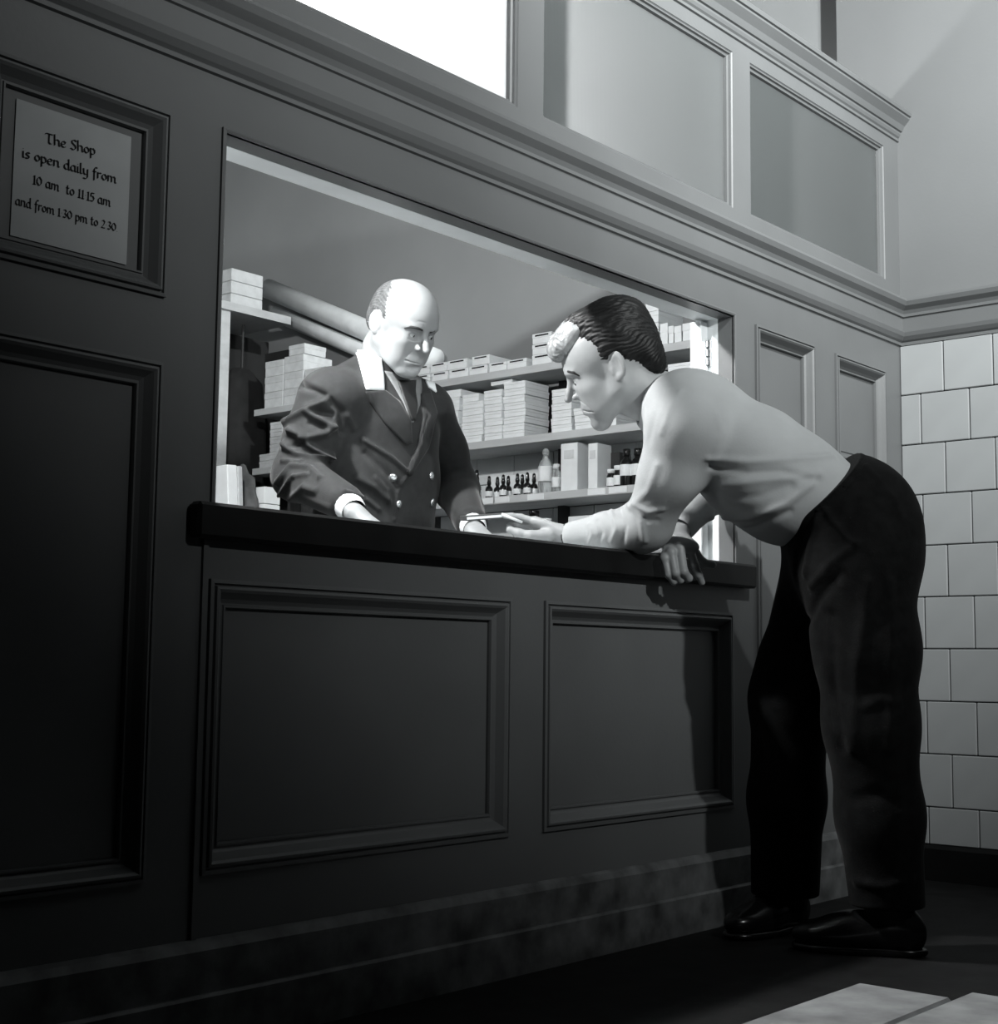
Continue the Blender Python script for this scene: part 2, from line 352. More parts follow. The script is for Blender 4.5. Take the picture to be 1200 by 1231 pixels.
# ================================================================== THE SHOP BEHIND THE HATCH
YB = 3.95
XW = XR+.09
struct(box('wall_shop_back', -1.5, XW+.08, YB, YB+.06, 0, 3.45, SHOPWALL))
wsr = struct(box('wall_shop_right', XW, XW+.08, .0, YB, 0, 3.45, SHOPWALL))
# glazed tiles low on the shop's right wall
XD = 4.222
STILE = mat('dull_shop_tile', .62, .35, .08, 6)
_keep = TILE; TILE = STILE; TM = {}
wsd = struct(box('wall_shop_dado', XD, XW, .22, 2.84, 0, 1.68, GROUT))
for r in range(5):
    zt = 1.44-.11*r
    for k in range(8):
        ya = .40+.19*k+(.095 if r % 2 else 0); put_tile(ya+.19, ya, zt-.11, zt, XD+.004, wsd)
TILE = _keep
# shelves on the right wall
XS = 4.0
S1, S2, S3, S4 = 1.715, 1.460, 1.248, 1.040
su = empty('shelf_unit', (4.15, 1.5, 0), 'pale wooden wall shelves stacked with cartons and bottles behind the counter', 'shelves')
for zt, y1 in ((S1, 2.82), (S2, 2.82), (S3, 1.95), (S4, 2.6)):
    bm = bmesh.new(); box_geo(bm, XS, XD-.008, .22, y1, zt-.028, zt, .0015); adopt(bm_obj('shelf', bm, SHELFM), su)
for yy in (.24, 1.265, 2.74):
    adopt(box('upright', XS+.176, XS+.210, yy, yy+.03, 0, S1-.029, SHELFDK), su)
for yy, zt in ((.95, S3), (1.22, S3), (1.45, S3), (1.38, S3), (.86, S3)):
    adopt(tag(box('shelf_label', XS-.0015, XS-.0003, yy, yy+.075, zt-.024, zt-.003, CARD), 'small white paper label'), su)
# sloping pipes high on the right wall
def pipe(name, a, b, r, lab, xx=4.30):
    A = onX(*a, xx); B = onX(*b, xx); d = B-A; B = B+d*.25
    vs_, fs_ = tube([A, A+(B-A)*.5, B], r, 16); return tag(mesh_obj(name, vs_, fs_, PIPEM, None, True), lab, 'pipe')
p1 = pipe('lagged_pipe', (322, 347), (480, 414), .046, 'upper thick lagged pipe sloping down the shop wall behind the seller')
p2 = pipe('lagged_pipe', (330, 377), (470, 436), .034, 'lower thick lagged pipe sloping down the shop wall behind the seller')
# --- cartons
cartons = []
def carton(y0, y1, z0, h, depth, x0=XS+.012, m=None, slot=False, label='', rot=0.0, group='cartons on the shop shelves'):
    w = abs(y1-y0); cy = (y0+y1)/2
    bm = bmesh.new(); box_geo(bm, 0, depth, -w/2+.001, w/2-.001, 0, h*.60, .001)
    box_geo(bm, -.0015, depth+.0015, -w/2, w/2, h*.56, h-.0012, .0015)
    o = bm_obj('carton', bm, m or CARD); o.location = (x0, cy, z0); o.rotation_euler = (0, 0, rot)
    if slot:
        s_ = box('label_slot', -.0026, -.0016, -w*.34, w*.34, h*.70, h*.84, INK, o)
    tag(o, label, 'box', group); cartons.append(o); return o
ORD = ['bottom', 'second', 'third', 'fourth', 'fifth', 'sixth', 'seventh', 'eighth', 'ninth']
def ypx(px, py, X=XS+.012): return onX(px, py, X)[1]
mid = [('leftmost visible', 535, 551, 7, .026), ('second', 555, 580, 6, .026), ('third', 582, 603.5, 7, .027), ('fourth', 605, 631, 8, .026), ('fifth', 662.5, 687, 6, .026), ('sixth', 690, 713, 3, .026), ('seventh', 716, 742, 5, .026), ('rightmost', 803, 837, 7, .0265)]
for nm, a, b, n, h in mid:
    ya, yb = ypx(a, 525), ypx(b, 520)
    for i in range(n):
        j = random.uniform(-.004, .004)
        carton(ya+j, yb+j, S2+.0005+i*h, h, .14+random.uniform(-.004, .004), label='flat white carton, %s from bottom of %s stack on the middle shelf' % (ORD[i] if i else 'first', nm), rot=random.uniform(-.02, .02), group='flat cartons on the middle shelf')
carton(ypx(534.5, 480), ypx(554, 476), S2+.0005+7*.026, .03, .12, label='loose carton topping the leftmost visible stack on the middle shelf', rot=.03, group='flat cartons on the middle shelf')
carton(ypx(556, 480), ypx(576, 476), S2+.0005+6*.026, .03, .12, label='loose carton topping the second stack on the middle shelf', rot=-.02, group='flat cartons on the middle shelf')
carton(ypx(586, 480), ypx(612, 470), S2+.0005+8*.026+.0005, .0165, .12, x0=XS+.03, label='thin carton lying across third and fourth stacks under top shelf', group='flat cartons on the middle shelf')
low = [(497, 517), (519, 538.5), (540, 563), (564, 586), (588, 609), (609.5, 633)]
for i, (a, b) in enumerate(low):
    carton(ypx(a, 460), ypx(b, 450), S1+.0005, .035, .16, slot=True, label='slotted white box in lower row on the top shelf, %s from left' % ('first' if i == 0 else ORD[i]), group='slotted boxes on the top shelf')
for i, (a, b) in enumerate([(498, 516.5), (517.5, 537), (537.7, 561.5), (567.5, 588.5)]):
    carton(ypx(a, 440), ypx(b, 432), S1+.0360, .036, .15, slot=True, label='slotted white box in upper row on the top shelf, %s from left' % ('first' if i == 0 else ORD[i]), group='slotted boxes on the top shelf')
for i in range(3):
    carton(ypx(640, 415), ypx(663.5, 410), S1+.0005+i*.039, .039, .16, slot=True, label='slotted white box, %s of three piled up left of the customer\'s quiff' % ['lowest', 'middle', 'topmost'][i], group='slotted boxes on the top shelf')
for c_, (a, b, n, h) in enumerate([(752, 775, 4, .036), (776, 792, 4, .041)]):
    for i in range(n):
        carton(ypx(a, 400), ypx(b, 395), S1+.0005+i*h, h, .15, label='white carton, %s from bottom in %s pile behind dark hair, top shelf' % (ORD[i] if i else 'first', ['left', 'right'][c_]), group='cartons behind the dark hair')
for a, b, h, lb in [(793.5, 803, .075, 'narrow white packet beside tall carton pile on top shelf'), (803.5, 810, .062, 'slim white packet third from right end of top shelf'), (810.5, 819.5, .058, 'white packet second from right end of top shelf'), (820.5, 842, .062, 'broad white carton at right end of top shelf')]:
    carton(ypx(a, 405), ypx(b, 403), S1+.0005, h, .15, label=lb, group='packets at the right end of the top shelf')
# far end of the shelves, left of the seller
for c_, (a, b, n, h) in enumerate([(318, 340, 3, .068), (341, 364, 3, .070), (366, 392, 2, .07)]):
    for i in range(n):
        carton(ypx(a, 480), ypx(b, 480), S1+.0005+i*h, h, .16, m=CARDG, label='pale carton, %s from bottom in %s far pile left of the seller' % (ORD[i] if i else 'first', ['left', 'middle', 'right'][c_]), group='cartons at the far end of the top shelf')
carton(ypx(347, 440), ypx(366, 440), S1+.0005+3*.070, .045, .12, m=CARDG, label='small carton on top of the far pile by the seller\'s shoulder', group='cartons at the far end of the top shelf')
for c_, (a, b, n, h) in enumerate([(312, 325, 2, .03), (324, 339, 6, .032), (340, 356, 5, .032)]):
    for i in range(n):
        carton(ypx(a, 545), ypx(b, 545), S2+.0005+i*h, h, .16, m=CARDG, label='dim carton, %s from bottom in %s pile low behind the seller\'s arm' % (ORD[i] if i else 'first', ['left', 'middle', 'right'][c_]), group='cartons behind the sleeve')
# --- bottles and packets on the lower shelf
def bottle(px, py, z0, prof, m, label, cap=None, capm=None, lab=None, labm=None, X=XS+.05, name='bottle', group=None):
    p = onX(px, py, X); vs_, fs_ = lathe(prof)
    o = mesh_obj(name, vs_, fs_, m, None, True); o.location = (X, p[1], z0+.0005); tag(o, label, 'bottle', group)
    if cap: cv, cf = lathe(cap); mesh_obj('cap', cv, cf, capm, o, True)
    if lab: lv, lf = lathe(lab); mesh_obj('bottle_label', lv, lf, labm, o, True)
    return o
DB = [(.0135, 0), (.014, .002), (.014, .034), (.011, .041), (.006, .045), (.006, .052)]
DC = [(.0075, .050), (.0080, .060), (.0060, .064), (.0066, .071), (.0052, .080), (.002, .083)]
DL = [(.0143, .006), (.0145, .007), (.0145, .024), (.0143, .025)]
N9 = ['first', 'second', 'third', 'fourth', 'fifth', 'sixth', 'seventh', 'eighth', 'ninth']
xsb = [567, 574, 588, 598, 605, 611, 622, 628, 634, 642]
for i, px in enumerate(xsb[2:]):
    bottle(px, 595, S3, DB, GLASSB, '%s small dark dropper bottle from left in the row on lower shelf' % N9[i], DC, GLASSB, DL, CARD, X=XS+.03+(.035 if i % 2 else 0), group='dropper bottles on the lower shelf')
bottle(573, 597, S3, [(r*1.25, z*1.35) for r, z in DB], GLASSB, 'largest dark dropper bottle beside the seller\'s elbow on lower shelf', [(r*1.25, z*1.35) for r, z in DC], GLASSB, [(r*1.25, z*1.35) for r, z in DL], CARD, X=XS+.035)
tag(box('backing_card', XS+.155, XS+.159, 1.28, 1.62, S3+.0005, S3+.10, CARD), 'long white card standing behind the row of dropper bottles', 'card')
bottle(656, 590, S3, [(.026, 0), (.027, .003), (.027, .095), (.022, .115), (.011, .128), (.010, .142)], CLEARG, 'tall clear glass bottle with stopper on lower shelf', [(.009, .140), (.013, .146), (.012, .158), (.006, .166)], CLEARG, [(.0275, .045), (.0278, .046), (.0278, .098), (.0275, .099)], CARD, X=XS+.05)
bottle(669, 590, S3, [(.016, 0), (.0165, .002), (.0165, .072), (.012, .082), (.011, .088)], CLEARG, 'short labelled bottle next to tall clear bottle on lower shelf', [(.0125, .086), (.0125, .102), (.011, .104)], CARD, [(.0168, .020), (.017, .021), (.017, .055), (.0168, .056)], CARD, X=XS+.045)
def packet(a, b, py, h, d, label, m=CARD, z0=S3, x0=XS+.02, rot=0, cat='box', nm='packet'):
    ya, yb = onX(a, py, x0)[1], onX(b, py, x0)[1]; w = abs(ya-yb)
    bm = bmesh.new(); box_geo(bm, 0, d, -w/2, w/2, 0, h, .0015); o = bm_obj(nm, bm, m); o.location = (x0, (ya+yb)/2, z0+.0005); o.rotation_euler = (0, 0, rot)
    return tag(o, label, cat)
tb = packet(674, 694, 588, .170, .085, 'tall white carton standing beside bottles on lower shelf')
tag(box('printed_panel', -.0015, -.0003, -.022, .022, .115, .145, CARDG, tb), 'faint printed panel')
tb = packet(707, 718, 588, .160, .085, 'slim tall white packet standing right of the tall carton')
tag(box('printed_panel', -.0015, -.0003, -.012, .012, .105, .135, CARDG, tb), 'faint printed panel')
packet(731, 745, 585, .135, .07, 'dark box standing behind the small jars on lower shelf', SHELFDK, x0=XS+.10)
JAR = [(.016, 0), (.0165, .002), (.0165, .040), (.013, .046), (.013, .052)]; JC = [(.015, .051), (.015, .064), (.014, .065)]; JL = [(.0168, .006), (.017, .007), (.017, .034), (.0168, .035)]
bottle(735, 586, S3, JAR, GLASSB, 'small jar with white cap left of another jar on lower shelf', JC, CARD, JL, CARD, X=XS+.04, name='jar')
bottle(743.5, 585, S3, [(r, z*1.15) for r, z in JAR], GLASSB, 'small jar with white label touching the medicine bottle, lower shelf', [(r, z*1.15) for r, z in JC], CARD, [(r, z*1.15) for r, z in JL], CARD, X=XS+.035, name='jar')
MB = [(.023, 0), (.0235, .002), (.0235, .078), (.018, .092), (.011, .098), (.011, .108)]; MC = [(.012, .106), (.0135, .108), (.0135, .128), (.012, .130)]; ML = [(.0238, .036), (.024, .037), (.024, .074), (.0238, .075)]
bottle(753.5, 584, S3, MB, GLASSB, 'dark medicine bottle with black cap by the customer\'s sleeve', MC, GLASSB, ML, CARD, X=XS+.04)
bottle(767, 583, S3, MB, GLASSB, 'dark medicine bottle half hidden behind the customer\'s sleeve', MC, GLASSB, ML, CARD, X=XS+.05)
# lowest shelf
bottle(642, 634, S4, [(.022, 0), (.0225, .002), (.0225, .115), (.017, .125), (.017, .130)], CLEARG, 'jar with dark cap on lowest shelf above the customer\'s hand', [(.019, .128), (.019, .150), (.018, .151)], GLASSB, [(.0228, .03), (.023, .031), (.023, .118), (.0228, .119)], CARD, X=XS+.04, name='jar')
bottle(657, 634, S4, [(.024, 0), (.0245, .002), (.0245, .09), (.018, .10), (.018, .104)], CLEARG, 'pale jar right of the dark capped jar on lowest shelf', [(.020, .102), (.020, .120), (.019, .121)], CARD, None, None, X=XS+.06, name='jar')
packet(683, 760, 630, .118, .12, 'long low white box on lowest shelf behind the forearm', CARD, z0=S4, x0=XS+.03)

# --- cupboard recess on the back wall, at the far left of the hatch
YC = 2.85; YCB = 3.2
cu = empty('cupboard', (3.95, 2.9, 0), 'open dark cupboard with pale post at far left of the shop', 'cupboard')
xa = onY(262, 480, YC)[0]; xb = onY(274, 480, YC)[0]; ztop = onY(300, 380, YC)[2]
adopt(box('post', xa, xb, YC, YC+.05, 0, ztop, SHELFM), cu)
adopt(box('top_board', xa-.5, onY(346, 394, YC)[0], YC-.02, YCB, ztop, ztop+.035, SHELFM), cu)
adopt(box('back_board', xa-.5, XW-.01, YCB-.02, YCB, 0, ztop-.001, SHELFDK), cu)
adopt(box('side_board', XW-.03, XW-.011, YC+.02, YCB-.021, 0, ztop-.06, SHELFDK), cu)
for i in range(3):
    A_ = onY(278, 350, YC+.02)[0]; B_ = onY(316, 350, YC+.02)[0]; hh = .055
    bm = bmesh.new(); box_geo(bm, A_, B_, YC+.02, YC+.2, 0, hh-.002, .002); o = bm_obj('carton', bm, CARDG); o.location.z = ztop+.0355+i*hh
    tag(o, '%s of three pale cartons piled on the cupboard top' % ['lowest', 'middle', 'topmost'][i], 'box', 'cartons on the cupboard')
# hanging dark coat inside the cupboard
def coat():
    vs_, fs_ = [], []; n = 28; X0 = onY(296, 450, YC+.12)[0]
    rows = [(ztop-.20, .04), (ztop-.26, .10), (ztop-.45, .12), (ztop-.8, .13), (ztop-1.15, .15)]
    for z, r in rows:
        for i in range(n):
            a = 2*math.pi*i/n; k = 1+.10*math.sin(5*a+z*3); vs_.append((X0+r*1.05*k*math.cos(a), YC+.15+r*.55*k*math.sin(a), z))
    for j in range(len(rows)-1):
        for i in range(n): fs_.append((j*n+i, (j+1)*n+i, (j+1)*n+(i+1) % n, j*n+(i+1) % n))
    fs_.append(tuple(range(n))); fs_.append(tuple(reversed(range((len(rows)-1)*n, len(rows)*n))))
    o = mesh_obj('hanging_coat', vs_, fs_, mat('coat_cloth', .012, .9, .3, 20), None, True)
    return tag(o, 'dark coat hanging inside the cupboard behind the pale post', 'coat'), X0
co, cx = coat()
hk = tube([(cx, YC+.15, ztop+.001), (cx, YC+.15, ztop-.21)], .006); adopt(mesh_obj('coat_hook', *hk, SHELFDK), cu)
# low side table with ledgers, bag and cartons by the far left end
tb_ = empty('side_table', (3.25, 2.05, 0), 'low table inside the shop, hidden behind the counter at far left', 'table')
adopt(box('table_top', 2.75, 3.65, 1.80, 2.30, 1.02, 1.05, SHELFM), tb_)
for xx in (2.78, 3.58):
    for yy in (1.83, 2.23): adopt(box('leg', xx, xx+.04, yy, yy+.04, 0, 1.02, SHELFM), tb_)
YT = 1.95
def ledger(a, b, top, m, lean, label, d=.2):
    A_ = onY(a, 600, YT); B_ = onY(b, 600, YT); T_ = onY(a, top, YT)[2]; w = B_[0]-A_[0]; h = T_-1.05
    bm = bmesh.new(); box_geo(bm, -w/2, w/2, 0, d, 0, h, .003); o = bm_obj('ledger', bm, m)
    pg = box('pages', -w/2+.004, w/2-.004, .004, d+.001-.006, h, h+.0008, CARD, o)
    o.location = ((A_[0]+B_[0])/2, YT, 1.0505+.004); o.rotation_euler = (0, lean, 0); return tag(o, label, 'book')
ledger(277, 289, 560, CARD, -.07, 'white ledger leaning in the hatch corner beside the pale post')
ledger(289.5, 295.5, 562, SHELFM, -.07, 'thin grey ledger leaning against the white ledger')
def bag():
    bm = bmesh.new(); bmesh.ops.create_icosphere(bm, subdivisions=4, radius=1)
    c = onY(301, 585, YT+.05)
    for v in bm.verts:
        n = v.co.copy(); k = 1+.10*math.sin(6*n.x+3*n.z)+.07*math.sin(9*n.z+5*n.y)
        v.co = Vector((c[0]+.025*n.x*k, YT+.1+.08*n.y*k, 1.051+.135*(n.z*k*(1 if n.z < 0 else 1.0)+1.0)))
        if v.co.z < 1.052: v.co.z = 1.052
    o = bm_obj('cloth_bag', bm, mat('dim_bag_cloth', .07, .85, .5, 18, .4, 30), None, True)
    return tag(o, 'crumpled grey cloth bag between the ledgers and small cartons', 'bag')
bag()
for i in range(3):
    A_ = onY(318, 600, YT)[0]; B_ = onY(337, 600, YT)[0]; hh = .062+.02*(i == 0)
    z0 = 1.0505+sum([.082, .062][:i]) if i < 2 else 1.0505+.144
    bm = bmesh.new(); box_geo(bm, A_, B_, YT, YT+.14, 0, hh-.002, .002); o = bm_obj('carton', bm, CARD); o.location.z = z0
    tag(o, '%s of three white cartons piled beside the seller\'s sleeve cuff' % ['lowest', 'middle', 'topmost'][i], 'box', 'cartons on the side table')

# --- the shop lamp (glows through the first frosted window)
LP = Vector((1.80, .56, 2.14))
lamp = empty('pendant_lamp', LP, 'bright pendant lamp glowing through the first frosted window', 'lamp')
v_, f_ = lathe([(.012, .40), (.012, .10), (.03, .095), (.03, .05)], (LP.x, LP.y, LP.z)); adopt(mesh_obj('lamp_holder', v_, f_, METAL, None, True), lamp)
v_, f_ = lathe([(.035, .10), (.06, .085), (.15, -.035), (.156, -.037), (.062, .092), (.035, .106)], (LP.x, LP.y, LP.z)); adopt(mesh_obj('added_lamp_shade', v_, f_, WHITEWOOD, None, True), lamp)  # unseen shade, added to keep lamplight from spilling over the partition
bulb_m = bpy.data.materials.new('lit_bulb'); bulb_m.use_nodes = True
bb = bulb_m.node_tree.nodes['Principled BSDF']; bb.inputs['Emission Color'].default_value = (1, 1, 1, 1); bb.inputs['Emission Strength'].default_value = 12
v_, f_ = lathe([(.002, -.055), (.02, -.05), (.034, -.03), (.038, 0), (.03, .03), (.018, .05)], (LP.x, LP.y, LP.z)); adopt(mesh_obj('bulb', v_, f_, bulb_m, None, True), lamp)
pl = bpy.data.lights.new('pendant_light', 'POINT'); pl.energy = 175; pl.shadow_soft_size = .045; plo = bpy.data.objects.new('pendant_light', pl); C.objects.link(plo); plo.location = LP-Vector((0, 0, .075))

# ================================================================== IMPLICIT-SURFACE TOOLKIT FOR THE FIGURES
def nrm(v): v = np.asarray(v, float); return v/np.linalg.norm(v)
class SDF:
    def __init__(s, lo, hi, h):
        s.h = h; s.lo = np.array(lo, float); s.n = np.ceil((np.array(hi)-s.lo)/h).astype(int)+1
        s.v = np.full(s.n, .3, np.float32)
    def _win(s, lo, hi):
        a = np.clip(np.floor((lo-s.lo)/s.h).astype(int), 0, s.n); b = np.clip(np.ceil((hi-s.lo)/s.h).astype(int)+1, 0, s.n)
        if np.any(b-a < 1): return None, None
        ax = [s.lo[i]+s.h*np.arange(a[i], b[i]) for i in range(3)]
        return (slice(a[0], b[0]), slice(a[1], b[1]), slice(a[2], b[2])), np.meshgrid(*ax, indexing='ij')
    def op(s, prim, k=.01, sub=False):
        lo, hi, fn = prim; pad = k+4*s.h; w, P = s._win(lo-pad, hi+pad)
        if w is None: return s
        d = fn(P).astype(np.float32); a = s.v[w]
        if sub:
            hh = np.maximum(k-np.abs(a+d), 0)/k; s.v[w] = np.maximum(a, -d)+hh*hh*k*.25
        else:
            hh = np.maximum(k-np.abs(a-d), 0)/k; s.v[w] = np.minimum(a, d)-hh*hh*k*.25
        return s
    def add(s, prim, k=.01): return s.op(prim, k)
    def cut(s, prim, k=.01): return s.op(prim, k, True)
    def mesh(s):
        v = s.v; S = v < 0; X, Y, Z = v.shape
        cnt = np.zeros((X-1, Y-1, Z-1), np.int8)
        for i in (0, 1):
            for j in (0, 1):
                for k in (0, 1): cnt += S[i:X-1+i, j:Y-1+j, k:Z-1+k]
        act = (cnt > 0) & (cnt < 8); idx = np.full(act.shape, -1, np.int64); cells = np.argwhere(act); idx[act] = np.arange(len(cells))
        corners = np.array([(i, j, k) for i in (0, 1) for j in (0, 1) for k in (0, 1)])
        val = np.stack([v[cells[:, 0]+c[0], cells[:, 1]+c[1], cells[:, 2]+c[2]] for c in corners], 1).astype(float)
        acc = np.zeros((len(cells), 3)); num = np.zeros(len(cells))
        for a in range(8):
            for b in range(a+1, 8):
                if np.abs(corners[a]-corners[b]).sum() != 1: continue
                va, vb = val[:, a], val[:, b]; m = (va < 0) != (vb < 0)
                t = np.where(m, va/np.where(m, va-vb, 1), 0)
                p = corners[a][None, :]+t[:, None]*(corners[b]-corners[a])[None, :]
                acc[m] += p[m]; num[m] += 1
        V = s.lo+s.h*(cells+acc/num[:, None])
        quads = []
        for ax in range(3):
            u, w = (ax+1) % 3, (ax+2) % 3
            sl0 = [slice(None)]*3; sl1 = [slice(None)]*3; sl0[ax] = slice(0, -1); sl1[ax] = slice(1, None)
            A = S[tuple(sl0)]; B = S[tuple(sl1)]; e = np.argwhere(A != B)
            ok = np.ones(len(e), bool)
            for q in (u, w): ok &= (e[:, q] > 0) & (e[:, q] < v.shape[q]-1)
            e = e[ok]; inside = A[e[:, 0], e[:, 1], e[:, 2]]
            def at_(du, dw):
                c = e.copy(); c[:, u] -= du; c[:, w] -= dw; return idx[c[:, 0], c[:, 1], c[:, 2]]
            q4 = np.stack([at_(1, 1), at_(0, 1), at_(0, 0), at_(1, 0)], 1)
            q4[~inside] = q4[~inside][:, ::-1]
            quads.append(q4)
        Q = np.concatenate(quads); c = V.mean(0); a_, b_, c_ = V[Q[:, 0]]-c, V[Q[:, 1]]-c, V[Q[:, 2]]-c
        if np.einsum('ij,ij->i', a_, np.cross(b_, c_)).sum() < 0: Q = Q[:, ::-1].copy()
        return V, Q
def capsule(a, b, ra, rb=None):
    a = np.array(a, float); b = np.array(b, float); rb = ra if rb is None else rb; R = max(ra, rb); d = b-a; L2 = max(d@d, 1e-12)
    def fn(P):
        x, y, z = P[0]-a[0], P[1]-a[1], P[2]-a[2]; t = np.clip((x*d[0]+y*d[1]+z*d[2])/L2, 0, 1)
        return np.sqrt((x-t*d[0])**2+(y-t*d[1])**2+(z-t*d[2])**2)-(ra+(rb-ra)*t)
    return np.minimum(a, b)-R, np.maximum(a, b)+R, fn
def ecapsule(a, b, u, ra, rb):
    """tapered capsule of elliptical section: ra, rb = (radius along u, radius across)"""
    a = np.array(a, float); b = np.array(b, float); d = b-a; L = np.linalg.norm(d); dn = d/L; u = np.array(u, float); u = nrm(u-dn*(u@dn)); w = np.cross(dn, u); R = max(*ra, *rb)
    def fn(P):
        x, y, z = P[0]-a[0], P[1]-a[1], P[2]-a[2]; s_ = x*dn[0]+y*dn[1]+z*dn[2]; t = np.clip(s_/L, 0, 1)
        cu = x*u[0]+y*u[1]+z*u[2]; cw = x*w[0]+y*w[1]+z*w[2]; ax = s_-t*L
        ru = ra[0]+(rb[0]-ra[0])*t; rw = ra[1]+(rb[1]-ra[1])*t; rm = np.minimum(ru, rw)
        k0 = np.sqrt((cu/ru)**2+(cw/rw)**2+(ax/rm)**2); return (k0-1)*rm
    return np.minimum(a, b)-R, np.maximum(a, b)+R, fn
def ellipsoid(c, axes, r):
    c = np.array(c, float); A = [np.array(x, float) for x in axes]; R = max(r)
    def fn(P):
        x, y, z = P[0]-c[0], P[1]-c[1], P[2]-c[2]
        q = [(x*A[i][0]+y*A[i][1]+z*A[i][2]) for i in range(3)]
        k0 = np.sqrt(sum((q[i]/r[i])**2 for i in range(3))); k1 = np.sqrt(sum((q[i]/r[i]**2)**2 for i in range(3)))
        return k0*(k0-1)/np.maximum(k1, 1e-6)
    return c-R, c+R, fn
def chain(f, pts, rs, k=.01):
    for i in range(len(pts)-1): f.add(capsule(pts[i], pts[i+1], rs[i], rs[i+1]), k)
def halfspace(lo, hi, p, n):
    p = np.array(p, float); n = nrm(n)
    def fn(P): return (P[0]-p[0])*n[0]+(P[1]-p[1])*n[1]+(P[2]-p[2])*n[2]
    return np.array(lo, float), np.array(hi, float), fn
def vnormals(V, Q):
    n = np.zeros_like(V); fn = np.cross(V[Q[:, 2]]-V[Q[:, 0]], V[Q[:, 3]]-V[Q[:, 1]])
    for i in range(4): np.add.at(n, Q[:, i], fn)
    return n/np.maximum(np.linalg.norm(n, axis=1), 1e-12)[:, None]
def relax(V, Q, it=2, lam=.5):
    E = np.concatenate([Q[:, [0, 1]], Q[:, [1, 2]], Q[:, [2, 3]], Q[:, [3, 0]]])
    for _ in range(it):
        s = np.zeros_like(V); c = np.zeros(len(V)); np.add.at(s, E[:, 0], V[E[:, 1]]); np.add.at(s, E[:, 1], V[E[:, 0]]); np.add.at(c, E[:, 0], 1); np.add.at(c, E[:, 1], 1)
        V = V+lam*(s/np.maximum(c, 1)[:, None]-V)
    return V
def polydist(V, pl):
    best = np.full(len(V), 1e9)
    for a, b in zip(pl[:-1], pl[1:]):
        d = b-a; t = np.clip(((V-a)@d)/max(d@d, 1e-12), 0, 1); best = np.minimum(best, np.linalg.norm(V-a-t[:, None]*d, axis=1))
    return best
class Surf:
    def __init__(s, V, Q): s.V, s.Q = V, Q; s._b = None
    def bvh(s):
        if s._b is None: s._b = BVHTree.FromPolygons([tuple(v) for v in s.V], [tuple(int(i) for i in q) for q in s.Q])
        return s._b
    def hit(s, px, py):
        d = ray(px, py); h = s.bvh().ray_cast(Vector(CAM), Vector(d).normalized())
        return None if h[0] is None else (np.array(h[0]), np.array(h[1]))
    def fold(s, folds):
        """folds: (pixel polyline, height, width): raised (or sunk) creases laid on the cloth surface"""
        b = s.bvh(); N = vnormals(s.V, s.Q); D = np.zeros(len(s.V))
        for pts, A, w in folds:
            P = []
            for (p0, p1) in zip(pts[:-1], pts[1:]):
                for t in np.linspace(0, 1, 6)[:-1]: P.append(s.hit(p0[0]+t*(p1[0]-p0[0]), p0[1]+t*(p1[1]-p0[1])))
            P.append(s.hit(*pts[-1])); P = [p[0] for p in P if p is not None]
            if len(P) < 2: continue
            P = np.array(P); sel = np.all((s.V > P.min(0)-3*w) & (s.V < P.max(0)+3*w), axis=1)
            dd = polydist(s.V[sel], P); D[sel] += A*np.exp(-(dd/w)**2)
        s.V = s.V+N*D[:, None]; s._b = None; return s
    def obj(s, name, m, parent=None):
        me = bpy.data.meshes.new(name); me.from_pydata(s.V.tolist(), [], s.Q.tolist()); me.polygons.foreach_set('use_smooth', [True]*len(me.polygons)); me.materials.append(m); me.update()
        o = bpy.data.objects.new(name, me); C.objects.link(o)
        if parent: o.parent = parent
        return o
def join_surf(L):
    V, Q, n = [], [], 0
    for a in L: V.append(a.V); Q.append(a.Q+n); n += len(a.V)
    return Surf(np.concatenate(V), np.concatenate(Q))
def patch(surf, poly, name, m, parent, thick=.004, lift=.0015, n=22):
    """a thin piece of cloth laid on a surface: pixel polygon given as left edge and right edge polylines of equal length"""
    L_, R_ = poly; rows = []
    def samp(pl, t):
        x = t*(len(pl)-1); i = min(int(x), len(pl)-2); u = x-i; return (pl[i][0]+(pl[i+1][0]-pl[i][0])*u, pl[i][1]+(pl[i+1][1]-pl[i][1])*u)
    m_ = 10; P = {}
    vs_, fs_ = [], []
    for i in range(n+1):
        a, b = samp(L_, i/n), samp(R_, i/n)
        for j in range(m_+1):
            u = j/m_; h = surf.hit(a[0]+(b[0]-a[0])*u, a[1]+(b[1]-a[1])*u)
            P[(i, j)] = h
    for k, off in ((0, lift+thick), (1, -.002)):
        for i in range(n+1):
            for j in range(m_+1):
                h = P[(i, j)]
                if h is None: continue
                e = min(i, n-i, j, m_-j)
                vs_.append(h[0]+h[1]*(off*(1 if e > 0 or k else .75))); P[(i, j, k)] = len(vs_)-1
    for i in range(n):
        for j in range(m_):
            q = [(i, j), (i, j+1), (i+1, j+1), (i+1, j)]
            if any(P[c] is None for c in q): continue
            for k in (0, 1):
                f = tuple(P[(c[0], c[1], k)] for c in q); fs_.append(f if k == 0 else f[::-1])
            for c0, c1, edge in ((q[0], q[1], i == 0), (q[2], q[3], i == n-1), (q[1], q[2], j == m_-1), (q[3], q[0], j == 0)):
                if edge: fs_.append((P[(*c0, 0)], P[(*c0, 1)], P[(*c1, 1)], P[(*c1, 0)]))
    if not vs_: return None
    o = mesh_obj(name, vs_, fs_, m, parent, True)
    bm = bmesh.new(); bm.from_mesh(o.data); bmesh.ops.recalc_face_normals(bm, faces=bm.faces); bm.to_mesh(o.data); bm.free()
    return o

